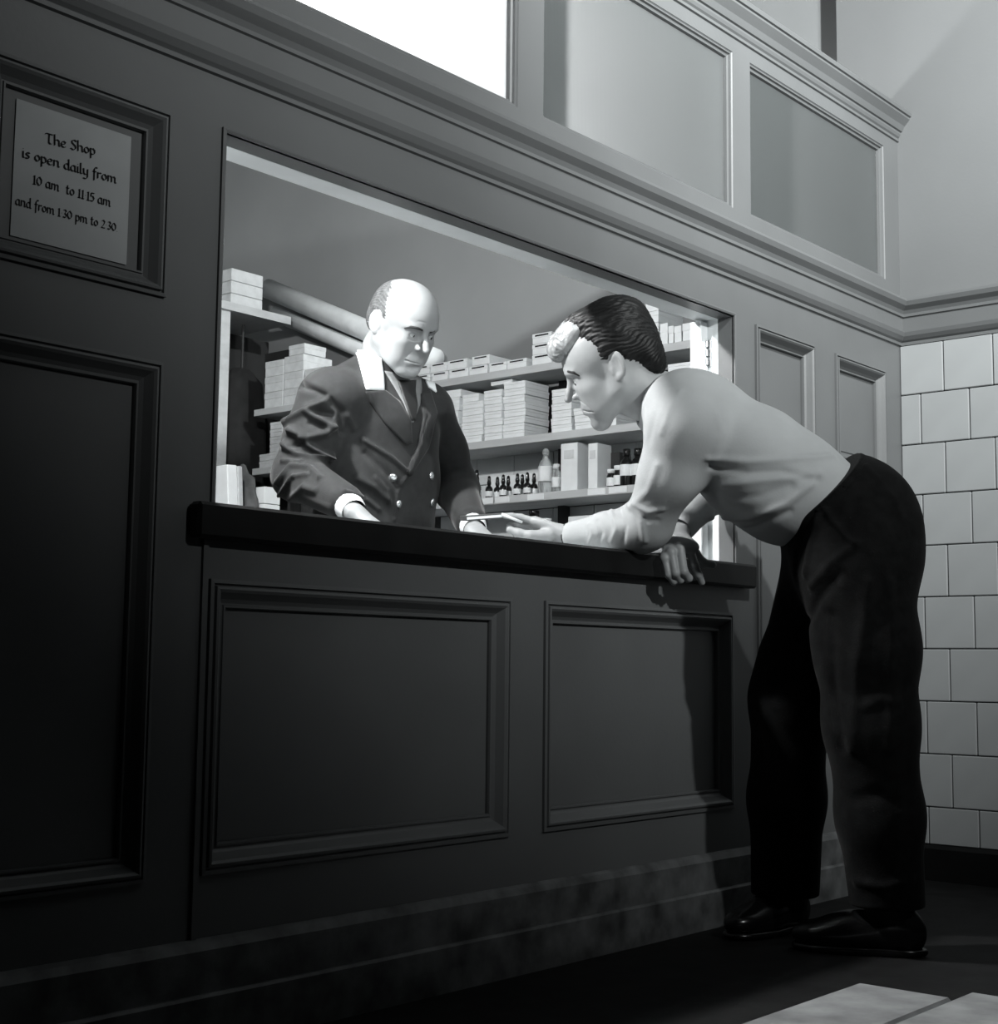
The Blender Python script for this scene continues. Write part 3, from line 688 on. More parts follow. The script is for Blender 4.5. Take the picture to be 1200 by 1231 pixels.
# ------------------------------------------------------------------ heads
class HeadFrame:
    def __init__(s, O, F, U, k):
        s.O = np.array(O, float); s.F = nrm(F); s.U = nrm(np.array(U)-s.F*np.dot(U, s.F)); s.L = np.cross(s.U, s.F); s.k = k
    def p(s, x, y, z): return s.O+s.k*(x*s.F+y*s.L+z*s.U)
    def ax(s): return [s.F, s.L, s.U]
    def tilt(s, deg):   # axes pitched about L
        a = math.radians(deg); return [s.F*math.cos(a)-s.U*math.sin(a), s.L, s.F*math.sin(a)+s.U*math.cos(a)]
    def yawed(s, deg, sgn=1):
        a = math.radians(deg*sgn); return [s.F*math.cos(a)+s.L*math.sin(a), -s.F*math.sin(a)+s.L*math.cos(a), s.U]
def build_head(H, neck_pts, neck_r, h=.0022, jawk=1.0, browk=1.0, nosek=1.0, cheek=1.0):
    k = H.k; c0 = H.p(.01, 0, 0)
    allp = np.array([c0-.19*k, c0+.19*k]+[np.array(p)-.09 for p in neck_pts]+[np.array(p)+.09 for p in neck_pts])
    f = SDF(allp.min(0), allp.max(0), h); E = lambda x, y, z, rx, ry, rz, kk=.02, ax=None: f.add(ellipsoid(H.p(x, y, z), ax or H.ax(), (rx*k, ry*k, rz*k)), kk*k)
    # cranium
    E(-.004, 0, .038, .094, .075, .084, .02)
    E(.034, 0, .048, .066, .066, .066, .03)
    E(.052, 0, .028, .055, .060, .048, .03)
    # face mass
    E(.052, 0, -.022, .050, .056, .066, .03)
    E(.066, 0, -.060, .036, .042, .046, .025)
    # jaw
    for s_ in (-1, 1):
        f.add(capsule(H.p(.004, s_*.052*(1+.12*(jawk-1)), -.046-.02*(jawk-1)), H.p(.076, s_*.020*jawk, -.102), .017*k, .015*k), .03*k)
        f.add(capsule(H.p(.000, s_*.056, -.010), H.p(.004, s_*.054, -.046), .015*k, .016*k), .03*k)
        E(.066, s_*.043*cheek, -.022, .026, .020, .018, .022)                     # cheekbone
        E(.092, s_*.030, .0235, .014, .026, .0085*browk, .012, H.yawed(20, s_))   # brow ridge
        E(.056, s_*.042*(1+.15*(jawk-1)), -.060, .030, .018, .030, .03)
    E(.084, 0, -.106, .0165, .0200*jawk, .0150, .020)                             # chin
    E(.090, 0, -.070, .0155, .024, .020, .020)                                    # muzzle
    # eye sockets
    for s_ in (-1, 1):
        f.cut(ellipsoid(H.p(.108, s_*.031, .004), H.yawed(14, s_), (.0145*k, .0175*k, .0105*k)), .012*k)
        f.cut(ellipsoid(H.p(.106, s_*.0135, .004), H.ax(), (.008*k, .008*k, .011*k)), .010*k)
    # lids, flesh round the eyeball
    for s_ in (-1, 1):
        E(.0865, s_*.0315, .0035, .0135, .0160, .0125, .004)
        f.cut(ellipsoid(H.p(.1010, s_*.0325, .0005), H.yawed(16, s_), (.0075*k, .0130*k, .0044*k)), .003*k)
    # nose
    nk = nosek
    f.add(capsule(H.p(.099, 0, .018), H.p(.1175*nk, 0, -.018), .0068*k, .0075*k), .010*k)
    f.add(capsule(H.p(.1175*nk, 0, -.018), H.p(.1235*nk, 0, -.028), .0078*k, .0092*k), .006*k)
    for s_ in (-1, 1):
        E(.1085, s_*.0118, -.0305, .0100, .0062, .0072, .006)
        f.cut(ellipsoid(H.p(.1135, s_*.0062, -.0395), H.ax(), (.0050*k, .0030*k, .0040*k)), .003*k)
    # lips
    for s_ in (-1, 1):
        f.add(capsule(H.p(.1045, s_*.003, -.0605), H.p(.0950, s_*.0215, -.0665), .0045*k, .0022*k), .006*k)
        f.add(capsule(H.p(.1030, s_*.002, -.0735), H.p(.0945, s_*.0195, -.0690), .0050*k, .0024*k), .006*k)
    f.cut(ellipsoid(H.p(.1060, 0, -.0865), H.ax(), (.0075*k, .018*k, .0055*k)), .010*k)             # under-lip hollow
    # ears
    for s_ in (-1, 1):
        ea = [nrm(H.F*.90-H.L*s_*.42+H.U*.10), None, None]; ea[2] = nrm(H.U-ea[0]*np.dot(H.U, ea[0])-H.F*.18); ea[2] = nrm(ea[2]-ea[0]*np.dot(ea[2], ea[0])); ea[1] = np.cross(ea[2], ea[0])
        ec = H.p(-.010, s_*.0810, .000)
        f.add(ellipsoid(ec, ea, (.0180*k, .0050*k, .0310*k)), .006*k)
        f.cut(ellipsoid(ec+s_*ea[1]*.0050*k*(1 if np.dot(ea[1], H.L) > 0 else -1)+ea[0]*.003*k-ea[2]*.002*k, ea, (.0105*k, .0042*k, .0200*k)), .004*k)
        f.add(ellipsoid(ec-ea[2]*.027*k+ea[0]*.006*k, ea, (.0075*k, .0045*k, .0085*k)), .005*k)
        f.add(capsule(H.p(.004, s_*.0740, -.004), H.p(.005, s_*.0740, -.013), .0042*k), .005*k)     # tragus
        f.add(capsule(H.p(-.004, s_*.0690, .012), H.p(-.004, s_*.0690, -.016), .0065*k), .008*k)
    # neck
    for i in range(len(neck_pts)-1): f.add(capsule(neck_pts[i], neck_pts[i+1], neck_r[i], neck_r[i+1]), .03)
    return f
def eyes(H, parent, look, r=.0118):
    for s_ in (-1, 1):
        c = H.p(.0865, s_*.0315, .0005); R = r*H.k
        bm = bmesh.new(); bmesh.ops.create_icosphere(bm, subdivisions=3, radius=R, matrix=Matrix.Translation(c)); e = bm_obj('eye', bm, mat('eye_white', .55, .2, .03), parent, True)
        g = nrm(look); ic = c+g*R*.62
        bm = bmesh.new(); bmesh.ops.create_icosphere(bm, subdivisions=3, radius=R*.52, matrix=Matrix.Translation(ic)); bm_obj('iris', bm, mat('dark_iris', .008, .15, .1), e, True)
def brows(surf, parent, m, lines, thick=.0036):
    for pl in lines:
        P_ = [surf.hit(*q) for q in pl]; P_ = [q[0]+q[1]*.0004 for q in P_ if q is not None]
        if len(P_) < 2: continue
        r_ = [thick*(.75 if i == 0 else (.35 if i == len(P_)-1 else 1)) for i in range(len(P_))]
        vs_, fs_ = tube(P_, r_, 8); mesh_obj('eyebrow', vs_, fs_, m, parent, True)

# ------------------------------------------------------------------ hands
def build_hand(wrist, knuck, fingers, thumb, h=.0018, fr=.0082, arm=None, wr=.026):
    """wrist point, four knuckle points (index..little), finger joint lists after the knuckle, thumb joint list from palm"""
    P = [np.array(wrist)]+[np.array(q) for q in knuck]+[np.array(q) for fg in fingers for q in fg]+[np.array(q) for q in thumb]
    A = np.array(P); f = SDF(A.min(0)-.05, A.max(0)+.05, h); wrist = np.array(wrist); kn = [np.array(q) for q in knuck]
    across = nrm(kn[3]-kn[0]); mid = (kn[0]+kn[3])/2; ln = nrm(mid-wrist); nn = np.cross(across, ln)
    for i, q in enumerate(kn):
        w0 = wrist+across*(-.014+.0095*i); f.add(ecapsule(w0, q, across, (.0125, .0125), (.0105, .0098)), .010)
    ab = nrm(np.array(arm)-wrist) if arm is not None else -ln
    f.add(ecapsule(wrist+ab*.05, wrist-ab*.004, across, (wr, wr*.80), (wr, wr*.74)), .018)
    f.add(ellipsoid((wrist+mid)/2, [ln, across, nn], (.045, .036, .0135)), .012)
    sc = [1.0, 1.04, .97, .86]
    for i, fg in enumerate(fingers):
        pts = [kn[i]]+[np.array(q) for q in fg]; rr = [fr*sc[i]*1.10, fr*sc[i]*1.02, fr*sc[i]*.92, fr*sc[i]*.80]
        for j in range(len(pts)-1): f.add(capsule(pts[j], pts[j+1], rr[j], rr[j+1]), .0045)
        f.add(capsule(kn[i], kn[i], fr*sc[i]*1.12), .008)
    tp = [np.array(q) for q in thumb]; rr = [.0155, .0118, .0100, .0088]
    for j in range(len(tp)-1): f.add(capsule(tp[j], tp[j+1], rr[j], rr[j+1]), .008)
    V, Q = f.mesh(); return Surf(relax(V, Q, 1), Q)
# ================================================================== THE TWO MEN
SKIN = mat('skin', .30, .48, .05, 25, .05, 160, .4)
SKIN2 = mat('skin_tanned', .40, .5, .06, 25, .05, 160, .4)
SHIRT = mat('pale_shirt_cotton', .40, .8, .05, 14, .12, 220, .2)
TROUS = mat('dark_corduroy', .0065, .9, .3, 40, .2, 260, .06, sheen=.04)
JACKET = mat('navy_serge', .025, .8, .15, 50, .12, 300, .12, sheen=.12)
TIE = mat('black_tie', .008, .6, .2, 50)
COLLARW = mat('white_collar_cloth', .80, .7, .03, 30)
SHIRT2 = mat('grey_shirt', .16, .7, .06, 30)
DARKHAIR = mat('dark_hair', .010, .55, .5, 30, .5, 60, .3, stretch=(1, 1, 1))
LITHAIR = mat('lamplit_forelock_hair', .30, .4, .35, 40, .5, 90, .5)  # dark quiff coloured paler in front for the lamp's sheen
GREYHAIR = mat('thin_brown_hair', .09, .5, .5, 60, .5, 120)
SHOE = mat('black_shoe_leather', .006, .22, .2, 20, spec=.6)
STRAP = mat('watch_strap', .02, .5, .2)
P = at
def PC(x, y, Z): return at(x, y, Z+(.07 if y < 540 else .08*min(max((x-790)/40, 0), 1)))
def torso_obj(f, name, m, parent, folds=(), rel=2):
    V, Q = f.mesh(); S_ = Surf(relax(V, Q, rel), Q)
    if folds: S_.fold(folds)
    return S_

# ---------------------------------------------------------------- the customer leaning in
HC = HeadFrame(at(740.4, 438.2, 3.41), (-.42, .826, -.375), (-.409, .197, .891), 1.054)
FWD = nrm((-.45, .89, 0)); LEFT = nrm((-.89, -.45, 0))
c7 = PC(806, 482, 3.36)
fh = build_head(HC, [HC.p(-.022, 0, -.045), HC.p(-.030, 0, -.085), c7, PC(835, 505, 3.34)], [.058, .056, .060, .07], nosek=1.04)
V, Q = fh.mesh(); head = Surf(relax(V, Q, 1, .35), Q)
head.fold([([(701, 493.5), (707, 495), (713, 495.5)], -.0045, .0016), ([(703, 499), (709, 502)], -.002, .003), ([(695, 480), (704, 487), (709, 494)], -.0015, .0022)])
# right hand hanging over the counter edge
def oy(x, y, Y): return onY(x, y, Y)
rw = at(813, 642, 3.50)
kn = [at(828, 657, 3.445), at(817.5, 659, 3.43), at(807, 664, 3.422), at(799, 671, 3.42)]
fg = [[at(835, 679, 3.43), at(840, 691, 3.435), at(844, 700, 3.445)],
      [at(822, 687, 3.405), at(828, 695, 3.42), at(827, 697, 3.445)],
      [at(812, 689, 3.405), at(818, 697, 3.42), at(818, 698, 3.445)],
      [at(803.5, 691, 3.41), at(810, 699, 3.42), at(811, 701, 3.44)]]
th = [at(822, 652, 3.475), at(836, 666, 3.47), at(846, 677, 3.47), at(857, 679, 3.475)]
handR = build_hand(rw, kn, fg, th, fr=.0098, wr=.027, arm=at(824, 629, 3.56))
# left hand reaching along the counter
lw = PC(678, 643, 3.46)
kn = [PC(644, 627, 3.47), PC(642, 631, 3.49), PC(643, 635, 3.505), PC(646, 639, 3.52)]
fg = [[PC(626, 622, 3.475), PC(615, 620.5, 3.47), PC(607, 620, 3.465)],
      [PC(622, 629, 3.49), PC(613, 633, 3.485), PC(614, 637, 3.475)],
      [PC(624, 633, 3.51), PC(616, 638, 3.50), PC(619, 641, 3.49)],
      [PC(628, 637, 3.525), PC(620, 641, 3.52), PC(623, 643, 3.51)]]
th = [PC(660, 643, 3.45), PC(638, 644, 3.445), PC(624, 641, 3.45), PC(613, 637, 3.455)]
handL = build_hand(lw, kn, fg, th, fr=.0084, wr=.026)
# hidden body under the clothes (one coarse continuous figure)
shL, shR = PC(822, 500, 3.19), PC(846, 490, 3.50)
elL, elR = PC(777, 633, 3.39), PC(862, 585, 3.66)
hip = PC(1020, 622, 3.27); chest = PC(845, 512, 3.34); waist = PC(978, 598, 3.28)
hpL, hpR = PC(1032, 665, 3.18), PC(1000, 662, 3.37)
knL, knR = PC(1047, 870, 3.15), PC(952, 822, 3.42)
anL, anR = PC(1068, 1096, 3.18), PC(944, 1082, 3.46)
allp = np.array([shL, shR, elL, elR, hip, chest, knL, knR, anL, anR, lw, rw]); 
fb = SDF(allp.min(0)-.2, allp.max(0)+.2, .010)
fb.add(ecapsule(chest, waist, LEFT, (.14, .085), (.125, .08)), .03).add(ecapsule(waist, hip, LEFT, (.125, .08), (.14, .10)), .03)
chain(fb, [shL, elL, lw], [.05, .042, .022], .02); chain(fb, [shR, elR, rw], [.05, .042, .022], .02)
chain(fb, [hpL, knL, anL], [.075, .055, .04], .03); chain(fb, [hpR, knR, anR], [.075, .055, .04], .03)
fb.add(capsule(chest, c7, .08, .05), .04)
V, Q = fb.mesh(); bodyC = Surf(V, Q)
cust = join_surf([head, handR, handL, bodyC]).obj('person', SKIN)
tag(cust, 'young man in pale shirt and dark trousers leaning into the hatch over the counter', 'person')
eyes(HC, cust, nrm(HC.F*.8-HC.U*.45+HC.L*.15)); brows(head, cust, DARKHAIR, [[(677.5, 447.5), (683, 446.5), (690, 448), (697, 452)]], .0036)
# hair
H = HC; k = H.k; c0 = H.p(0, 0, .05); f = SDF(c0-.20, c0+.20, .0026)
A_ = H.ax()
f.add(ellipsoid(H.p(-.014, 0, .050), A_, (.100*k, .084*k, .082*k)), .01)
f.add(ellipsoid(H.p(-.010, 0, .100), H.tilt(-16), (.088*k, .064*k, .036*k)), .03)
f.add(ellipsoid(H.p(-.050, 0, .108), H.tilt(-20), (.050*k, .050*k, .030*k)), .03)
f.add(ellipsoid(H.p(-.078, 0, -.010), A_, (.032*k, .056*k, .052*k)), .03)
f.cut(ellipsoid(H.p(.098, 0, -.032), A_, (.070*k, .12*k, .088*k)), .012)
for s_ in (-1, 1):
    f.cut(ellipsoid(H.p(.066, s_*.083, .052), A_, (.046*k, .030*k, .036*k)), .012)
    f.cut(ellipsoid(H.p(-.010, s_*.086, -.006), A_, (.022*k, .026*k, .036*k)), .008)
    f.cut(ellipsoid(H.p(-.018, s_*.082, -.062), A_, (.060*k, .03*k, .036*k)), .012)
f.cut(ellipsoid(H.p(-.030, 0, -.095), A_, (.08*k, .1*k, .042*k)), .012)
f.cut(ellipsoid(H.p(.0, 0, .028), A_, (.085*k, .068*k, .078*k)), .006)
V, Q = f.mesh(); V = relax(V, Q, 1); N = vnormals(V, Q)
loc = (V-H.O)/k; lx, ly, lz = loc@H.F, loc@H.L, loc@H.U
phi = np.arctan2(ly, lz-.02); g = np.sin(phi*46+4*np.sin(lx*38)+2.5*np.sin(lx*90+phi*7))+.7*np.sin(phi*83-lx*30+3*np.sin(lx*55))
V = V+N*(.0011*g)[:, None]
hair = tag(Surf(V, Q).obj('hair', DARKHAIR, cust), 'thick dark hair swept up into a quiff')
f = SDF(H.p(.09, 0, .09)-.11, H.p(.09, 0, .09)+.11, .0024)
f.add(ellipsoid(H.p(.072, 0, .088), H.tilt(6), (.052*k, .058*k, .034*k)), .01).add(ellipsoid(H.p(.098, 0, .080), H.tilt(14), (.028*k, .044*k, .027*k)), .02).add(ellipsoid(H.p(.044, 0, .104), H.tilt(-6), (.044*k, .058*k, .032*k)), .02)
f.cut(ellipsoid(H.p(.040, 0, .030), A_, (.076*k, .09*k, .040*k)), .012)
for s_ in (-1, 1): f.cut(ellipsoid(H.p(.066, s_*.083, .052), A_, (.046*k, .030*k, .036*k)), .012)
V, Q = f.mesh(); V = relax(V, Q, 1); N = vnormals(V, Q); loc = (V-H.O)/k; lx, ly, lz = loc@H.F, loc@H.L, loc@H.U
ps = np.arctan2(lz-.075, lx-.085); g = np.sin(ly*330+5*np.sin(ps*2.2)+2*np.sin(ps*6+ly*40))+.6*np.sin(ly*610-ps*4); V = V+N*(.0012*g)[:, None]
tag(Surf(V, Q).obj('forelock', LITHAIR, cust), 'wavy forelock over the brow, lamp sheen put into its colour')
# loose strands along the crown
vs_, fs_ = [], []
for i in range(110):
    a = random.uniform(-1.0, 1.0); x0 = random.uniform(.0, .05); pts = []
    for t in np.linspace(0, 1, 6):
        x = x0-t*.10; ph = a*(1-.15*t); top = .125+.012*math.sin((x+.02)*22)-.9*max(0, x-.06)**1.2*2-.6*max(0, -x-.04)
        pts.append(H.p(x, math.sin(ph)*.068, .03+math.cos(ph)*(top-.03)+random.uniform(-.002, .003)+.003*math.sin(t*3.1)))
    v2, f2 = tube(pts, [.0009, .0011, .0011, .001, .0008, .0004], 4, False); b0 = len(vs_); vs_ += list(v2); fs_ += [tuple(q+b0 for q in ff) for ff in f2]
st = mesh_obj('hair_strands', vs_, fs_, DARKHAIR, cust, True); st['kind'] = 'stuff'
# shirt
pts = np.array([shL, shR, elL, elR, waist, chest, lw, rw, PC(1030, 600, 3.2), PC(800, 450, 3.3), PC(900, 640, 3.3)])
f = SDF(pts.min(0)-.16, pts.max(0)+.16, .0045)
back_n = nrm(np.cross(LEFT, waist-chest)); 
f.add(ecapsule(PC(838, 513, 3.35), PC(905, 556, 3.315), LEFT, (.170, .112), (.176, .128)), .03)
f.add(ecapsule(PC(905, 556, 3.315), PC(950, 586, 3.29), LEFT, (.176, .128), (.168, .126)), .03)
f.add(ecapsule(PC(950, 586, 3.29), PC(1000, 612, 3.275), LEFT, (.168, .126), (.150, .108)), .03)
f.add(ellipsoid(PC(915, 600, 3.28), [nrm(waist-chest), LEFT, np.cross(nrm(waist-chest), LEFT)], (.12, .14, .068)), .05)      # shirt bagging at the belly
f.add(ellipsoid(PC(842, 497, 3.36), [nrm(shL-shR), nrm(np.cross(nrm(shL-shR), (0, 0, 1))), (0, 0, 1)], (.185, .10, .085)), .05)
f.add(capsule(PC(818, 492, 3.25), PC(822, 512, 3.21), .080, .078), .05); f.add(capsule(PC(846, 490, 3.46), shR, .075, .075), .05)
f.add(capsule(PC(822, 510, 3.205), PC(806, 570, 3.28), .077, .069), .04); f.add(capsule(PC(806, 570, 3.28), PC(781, 624, 3.375), .068, .057), .03)
f.add(capsule(PC(779, 631, 3.385), PC(770, 636, 3.395), .054, .054), .03)
f.add(capsule(PC(772, 634, 3.395), PC(730, 638, 3.42), .053, .043), .03); f.add(capsule(PC(730, 638, 3.42), PC(690, 643, 3.445), .043, .033), .02)
f.add(capsule(shR, PC(866, 560, 3.64), .07, .066), .03); f.add(capsule(PC(866, 560, 3.64), PC(858, 590, 3.645), .066, .055), .03)
f.add(capsule(PC(856, 590, 3.64), at(825, 628, 3.565), .056, .034), .03)
# neckband
nb = PC(790, 484, 3.36); nd = nrm(c7-HC.p(-.03, 0, -.085)); f.add(capsule(nb-nd*.004, PC(815, 496, 3.355), .064, .085), .05)
f.cut(capsule(nb-nd*.10, nb+nd*.006, .0565, .0575), .006)
_w = nrm(np.array(PC(1025, 640, 3.28))-np.array(PC(983, 596, 3.28))); _p = PC(995, 606, 3.28)
f.cut((_p-.3, _p+.3, lambda PP: -((PP[0]-_p[0])*_w[0]+(PP[1]-_p[1])*_w[1]+(PP[2]-_p[2])*_w[2])), .004)
V, Q = f.mesh(); S = Surf(relax(V, Q, 3), Q)
# lay the cloth flat where it rests on the counter
top = .9045; m_ = (S.V[:, 2] < top) & (S.V[:, 1] > -.034) & (S.V[:, 2] > .80); S.V[m_, 2] = top
S.fold([([(851, 551), (900, 555), (935, 553), (1000, 548)], .005, .008), ([(856, 562), (900, 569), (940, 567), (980, 577)], -.006, .010), ([(870, 583), (920, 577), (965, 572), (985, 570)], .006, .010),
        ([(856, 622), (900, 622), (945, 606), (978, 579)], .007, .010), ([(880, 600), (915, 596), (950, 584)], -.005, .012), ([(875, 640), (910, 634), (950, 615)], -.004, .008),
        ([(862, 500), (868, 520), (860, 545)], .003, .012),
        ([(818, 470), (806, 490), (795, 520)], .0025, .008), ([(800, 468), (788, 500), (780, 530)], -.002, .010),
        ([(752, 603), (770, 622), (775, 650)], .006, .007), ([(745, 612), (752, 632), (748, 652)], -.005, .006), ([(735, 614), (742, 634), (735, 652)], .005, .006), ([(718, 626), (724, 640), (718, 654)], -.004, .005),
        ([(708, 630), (712, 642), (708, 654)], .004, .004), ([(762, 606), (780, 616), (796, 612)], .004, .007), ([(760, 614), (778, 626), (790, 626)], -.003, .007),
        ([(790, 560), (780, 590), (762, 606)], .004, .010)])
shirt = tag(S.obj('shirt', SHIRT, cust), 'pale collarless long-sleeved shirt')
vs_, fs_ = [], []; u_ = nrm(np.cross(nd, (0, 0, 1))); v_ = np.cross(nd, u_); n = 36
for r_, t_ in ((.0575, -.006), (.0640, -.012), (.0700, .004), (.0660, .016), (.0585, .012)):
    for i in range(n): a = 2*math.pi*i/n; vs_.append(nb+nd*t_+u_*r_*math.cos(a)+v_*r_*1.04*math.sin(a))
for j in range(5):
    for i in range(n): fs_.append((j*n+i, j*n+(i+1) % n, ((j+1) % 5)*n+(i+1) % n, ((j+1) % 5)*n+i))
tag(mesh_obj('collar_band', vs_, fs_, SHIRT, cust, True), 'narrow shirt neckband')
# cuff of the right sleeve
vs_, fs_ = tube([at(827, 625, 3.575), at(820.5, 632.5, 3.54), at(815.5, 638.5, 3.515)], [.0375, .0360, .0325], 20, False); tag(mesh_obj('cuff', vs_, fs_, SHIRT, cust, True), 'white shirt cuff')
# wrist watch
d_ = nrm(PC(690, 643, 3.445)-lw); wc = lw+d_*.014; vs_, fs_ = tube([wc-d_*.006, wc+d_*.006], [.0285, .0285], 18, False); wa = tag(mesh_obj('wrist_watch', vs_, fs_, STRAP, cust, True), 'dark strapped wrist watch')
# trousers
pts = np.array([hip, hpL, hpR, knL, knR, anL, anR, PC(1025, 547, 3.2), PC(930, 640, 3.3)])
f = SDF(pts.min(0)-.2, pts.max(0)+.2, .0055)
wd_ = nrm(hip-waist)
f.add(ecapsule(PC(985, 601, 3.28), PC(1016, 622, 3.275), LEFT, (.160, .124), (.178, .140)), .03)
f.add(ecapsule(PC(1016, 622, 3.275), PC(1028, 668, 3.27), LEFT, (.180, .142), (.180, .150)), .05)
f.add(ellipsoid(PC(1050, 640, 3.19), [FWD, LEFT, np.array([0, 0, 1.])], (.105, .095, .13)), .05); f.add(ellipsoid(PC(1045, 640, 3.36), [FWD, LEFT, np.array([0, 0, 1.])], (.105, .095, .13)), .05)
f.add(capsule(PC(1030, 690, 3.18), PC(1042, 780, 3.165), .128, .112), .05); f.add(capsule(PC(1042, 780, 3.165), PC(1047, 870, 3.155), .112, .100), .04)
f.add(capsule(PC(1047, 870, 3.155), PC(1058, 980, 3.165), .100, .092), .04); f.add(capsule(PC(1058, 980, 3.165), PC(1067, 1088, 3.18), .092, .083), .04)
f.add(capsule(PC(1002, 680, 3.36), PC(962, 800, 3.41), .118, .095), .05); f.add(capsule(PC(962, 800, 3.41), PC(950, 840, 3.415), .095, .092), .04)
f.add(capsule(PC(950, 840, 3.415), PC(946, 960, 3.44), .092, .088), .04); f.add(capsule(PC(946, 960, 3.44), PC(944, 1078, 3.46), .088, .082), .04)
# cut the hems and the waist
lo, hi = f.lo, f.lo+f.h*f.n
for A0 in (anL, anR):
    f.cut((A0-np.array([.14, .14, .16]), A0+np.array([.14, .14, .02]), lambda PP, z=A0[2]+.012: PP[2]-z), .004)
wp = PC(986, 596, 3.28)
f.cut((wp-.28, wp+.28, lambda PP, p=wp, n=-nrm(np.array(PC(1025, 640, 3.28))-np.array(PC(983, 596, 3.28))): -((PP[0]-p[0])*n[0]+(PP[1]-p[1])*n[1]+(PP[2]-p[2])*n[2])), .004)
V, Q = f.mesh(); S = Surf(relax(V, Q, 3), Q)
S.fold([([(986, 602), (1000, 625), (1018, 646), (1031, 655)], .006, .006), ([(1031, 655), (1000, 675), (975, 705)], .006, .010), ([(985, 610), (975, 650), (968, 690)], .006, .009), ([(965, 640), (958, 665), (955, 690)], -.006, .010),
        ([(1010, 690), (985, 720), (965, 760)], -.007, .012), ([(1045, 700), (1030, 800), (1025, 900)], .006, .014), ([(1070, 700), (1072, 800), (1070, 900)], .006, .014), ([(1000, 740), (1002, 820), (1012, 900)], -.006, .014),
        ([(925, 806), (950, 797), (968, 788)], .010, .007), ([(932, 820), (955, 815)], -.008, .008), ([(1040, 850), (1060, 840), (1080, 845)], .005, .012), ([(1030, 960), (1055, 955), (1080, 965)], -.006, .015), ([(1030, 1060), (1060, 1066), (1095, 1058)], .006, .012),
        ([(1040, 560), (1075, 600), (1090, 640)], .003, .01)])
trs = tag(S.obj('trousers', TROUS, cust), 'baggy dark corduroy trousers')
# waistband and belt loops
wdn = nrm(np.array(PC(1025, 640, 3.28))-np.array(PC(983, 596, 3.28)))
f = SDF(np.array(wp)-.26, np.array(wp)+.26, .005)
f.add(ecapsule(PC(970, 591, 3.283), PC(1000, 611, 3.278), LEFT, (.166, .130), (.176, .139)), .02).add(ecapsule(PC(1000, 611, 3.278), PC(1016, 622, 3.275), LEFT, (.176, .139), (.184, .146)), .02)
f.cut((f.lo, f.lo+f.h*f.n, lambda PP: (PP[0]-wp[0])*wdn[0]+(PP[1]-wp[1])*wdn[1]+(PP[2]-wp[2])*wdn[2]+.012), .003)
f.cut((f.lo, f.lo+f.h*f.n, lambda PP: -((PP[0]-wp[0])*wdn[0]+(PP[1]-wp[1])*wdn[1]+(PP[2]-wp[2])*wdn[2])+.030), .003)
V, Q = f.mesh(); WB = Surf(relax(V, Q, 1), Q); WB.obj('waistband', TROUS, trs)
for q0, q1 in (((1003, 566), (1016, 586)), ((972, 600), (984, 614))):
    a_, b_ = WB.hit(*q0), WB.hit(*q1)
    if a_ is None or b_ is None: continue
    v2, f2 = tube([a_[0], (a_[0]+b_[0])/2+a_[1]*.004, b_[0]], .0055, 8); mesh_obj('belt_loop', v2, f2, TROUS, trs, True)
# shoes
def shoe(an, toe, parent, lab=None):
    an = np.array(an); toe = np.array(toe); d = toe-an; d[2] = 0; L = nrm(d); S_ = np.array([-L[1], L[0], 0]); z = np.array([0, 0, 1.]); toe = an+L*.205; toe[2] = 0; heel = toe-L*.285; heel[2] = 0
    f = SDF(np.minimum(heel, toe)-.12, np.maximum(heel, toe)+np.array([.12, .12, .19]), .0035)
    f.add(ellipsoid(toe-L*.075+z*.036, [L, S_, z], (.085, .047, .036)), .02); f.add(ellipsoid(toe-L*.145+z*.048, [L, S_, z], (.085, .043, .048)), .03)
    f.add(ellipsoid(heel+L*.055+z*.05, [L, S_, z], (.058, .037, .058)), .03); f.add(capsule(heel+L*.07+z*.07, heel+L*.065+z*.15, .040, .036), .02)
    f.cut((f.lo, f.lo+f.h*f.n, lambda PP: PP[2]-.014), .004)
    V, Q = f.mesh(); o = Surf(relax(V, Q, 2), Q).obj('shoe', SHOE, parent)
    g = SDF(np.minimum(heel, toe)-.12, np.maximum(heel, toe)+np.array([.12, .12, .1]), .0035)
    g.add(ellipsoid(toe-L*.080+z*.010, [L, S_, z], (.090, .051, .02)), .02); g.add(ellipsoid(toe-L*.15+z*.010, [L, S_, z], (.08, .042, .02)), .03); g.add(ellipsoid(heel+L*.055+z*.01, [L, S_, z], (.060, .040, .02)), .03)
    g.cut((g.lo, g.lo+g.h*g.n, lambda PP: .001-PP[2]+0*PP[0]), .002) if False else None
    V, Q = g.mesh(); V[:, 2] = np.clip(V[:, 2], .001, .017); mesh_ = Surf(V, Q).obj('sole', SHOE, o)
    for t in (.11, .125, .14):
        c_ = toe-L*t+z*(.078+.25*(t-.11)); v2, f2 = tube([c_-S_*.022, c_+z*.004, c_+S_*.022], .0028, 6); mesh_obj('shoelace', v2, f2, TIE, o, True)
    return o
for A0 in (anL, anR):
    v2, f2 = tube([A0+np.array([0, 0, -.02]), A0+np.array([0, 0, .06])], .052, 16); mesh_obj('sock', v2, f2, TIE, cust, True)
shoe(anL, onZ(1000, 1143, 0), cust); shoe(anR, np.array(anR)+np.array([-.2, .03, 0]), cust)

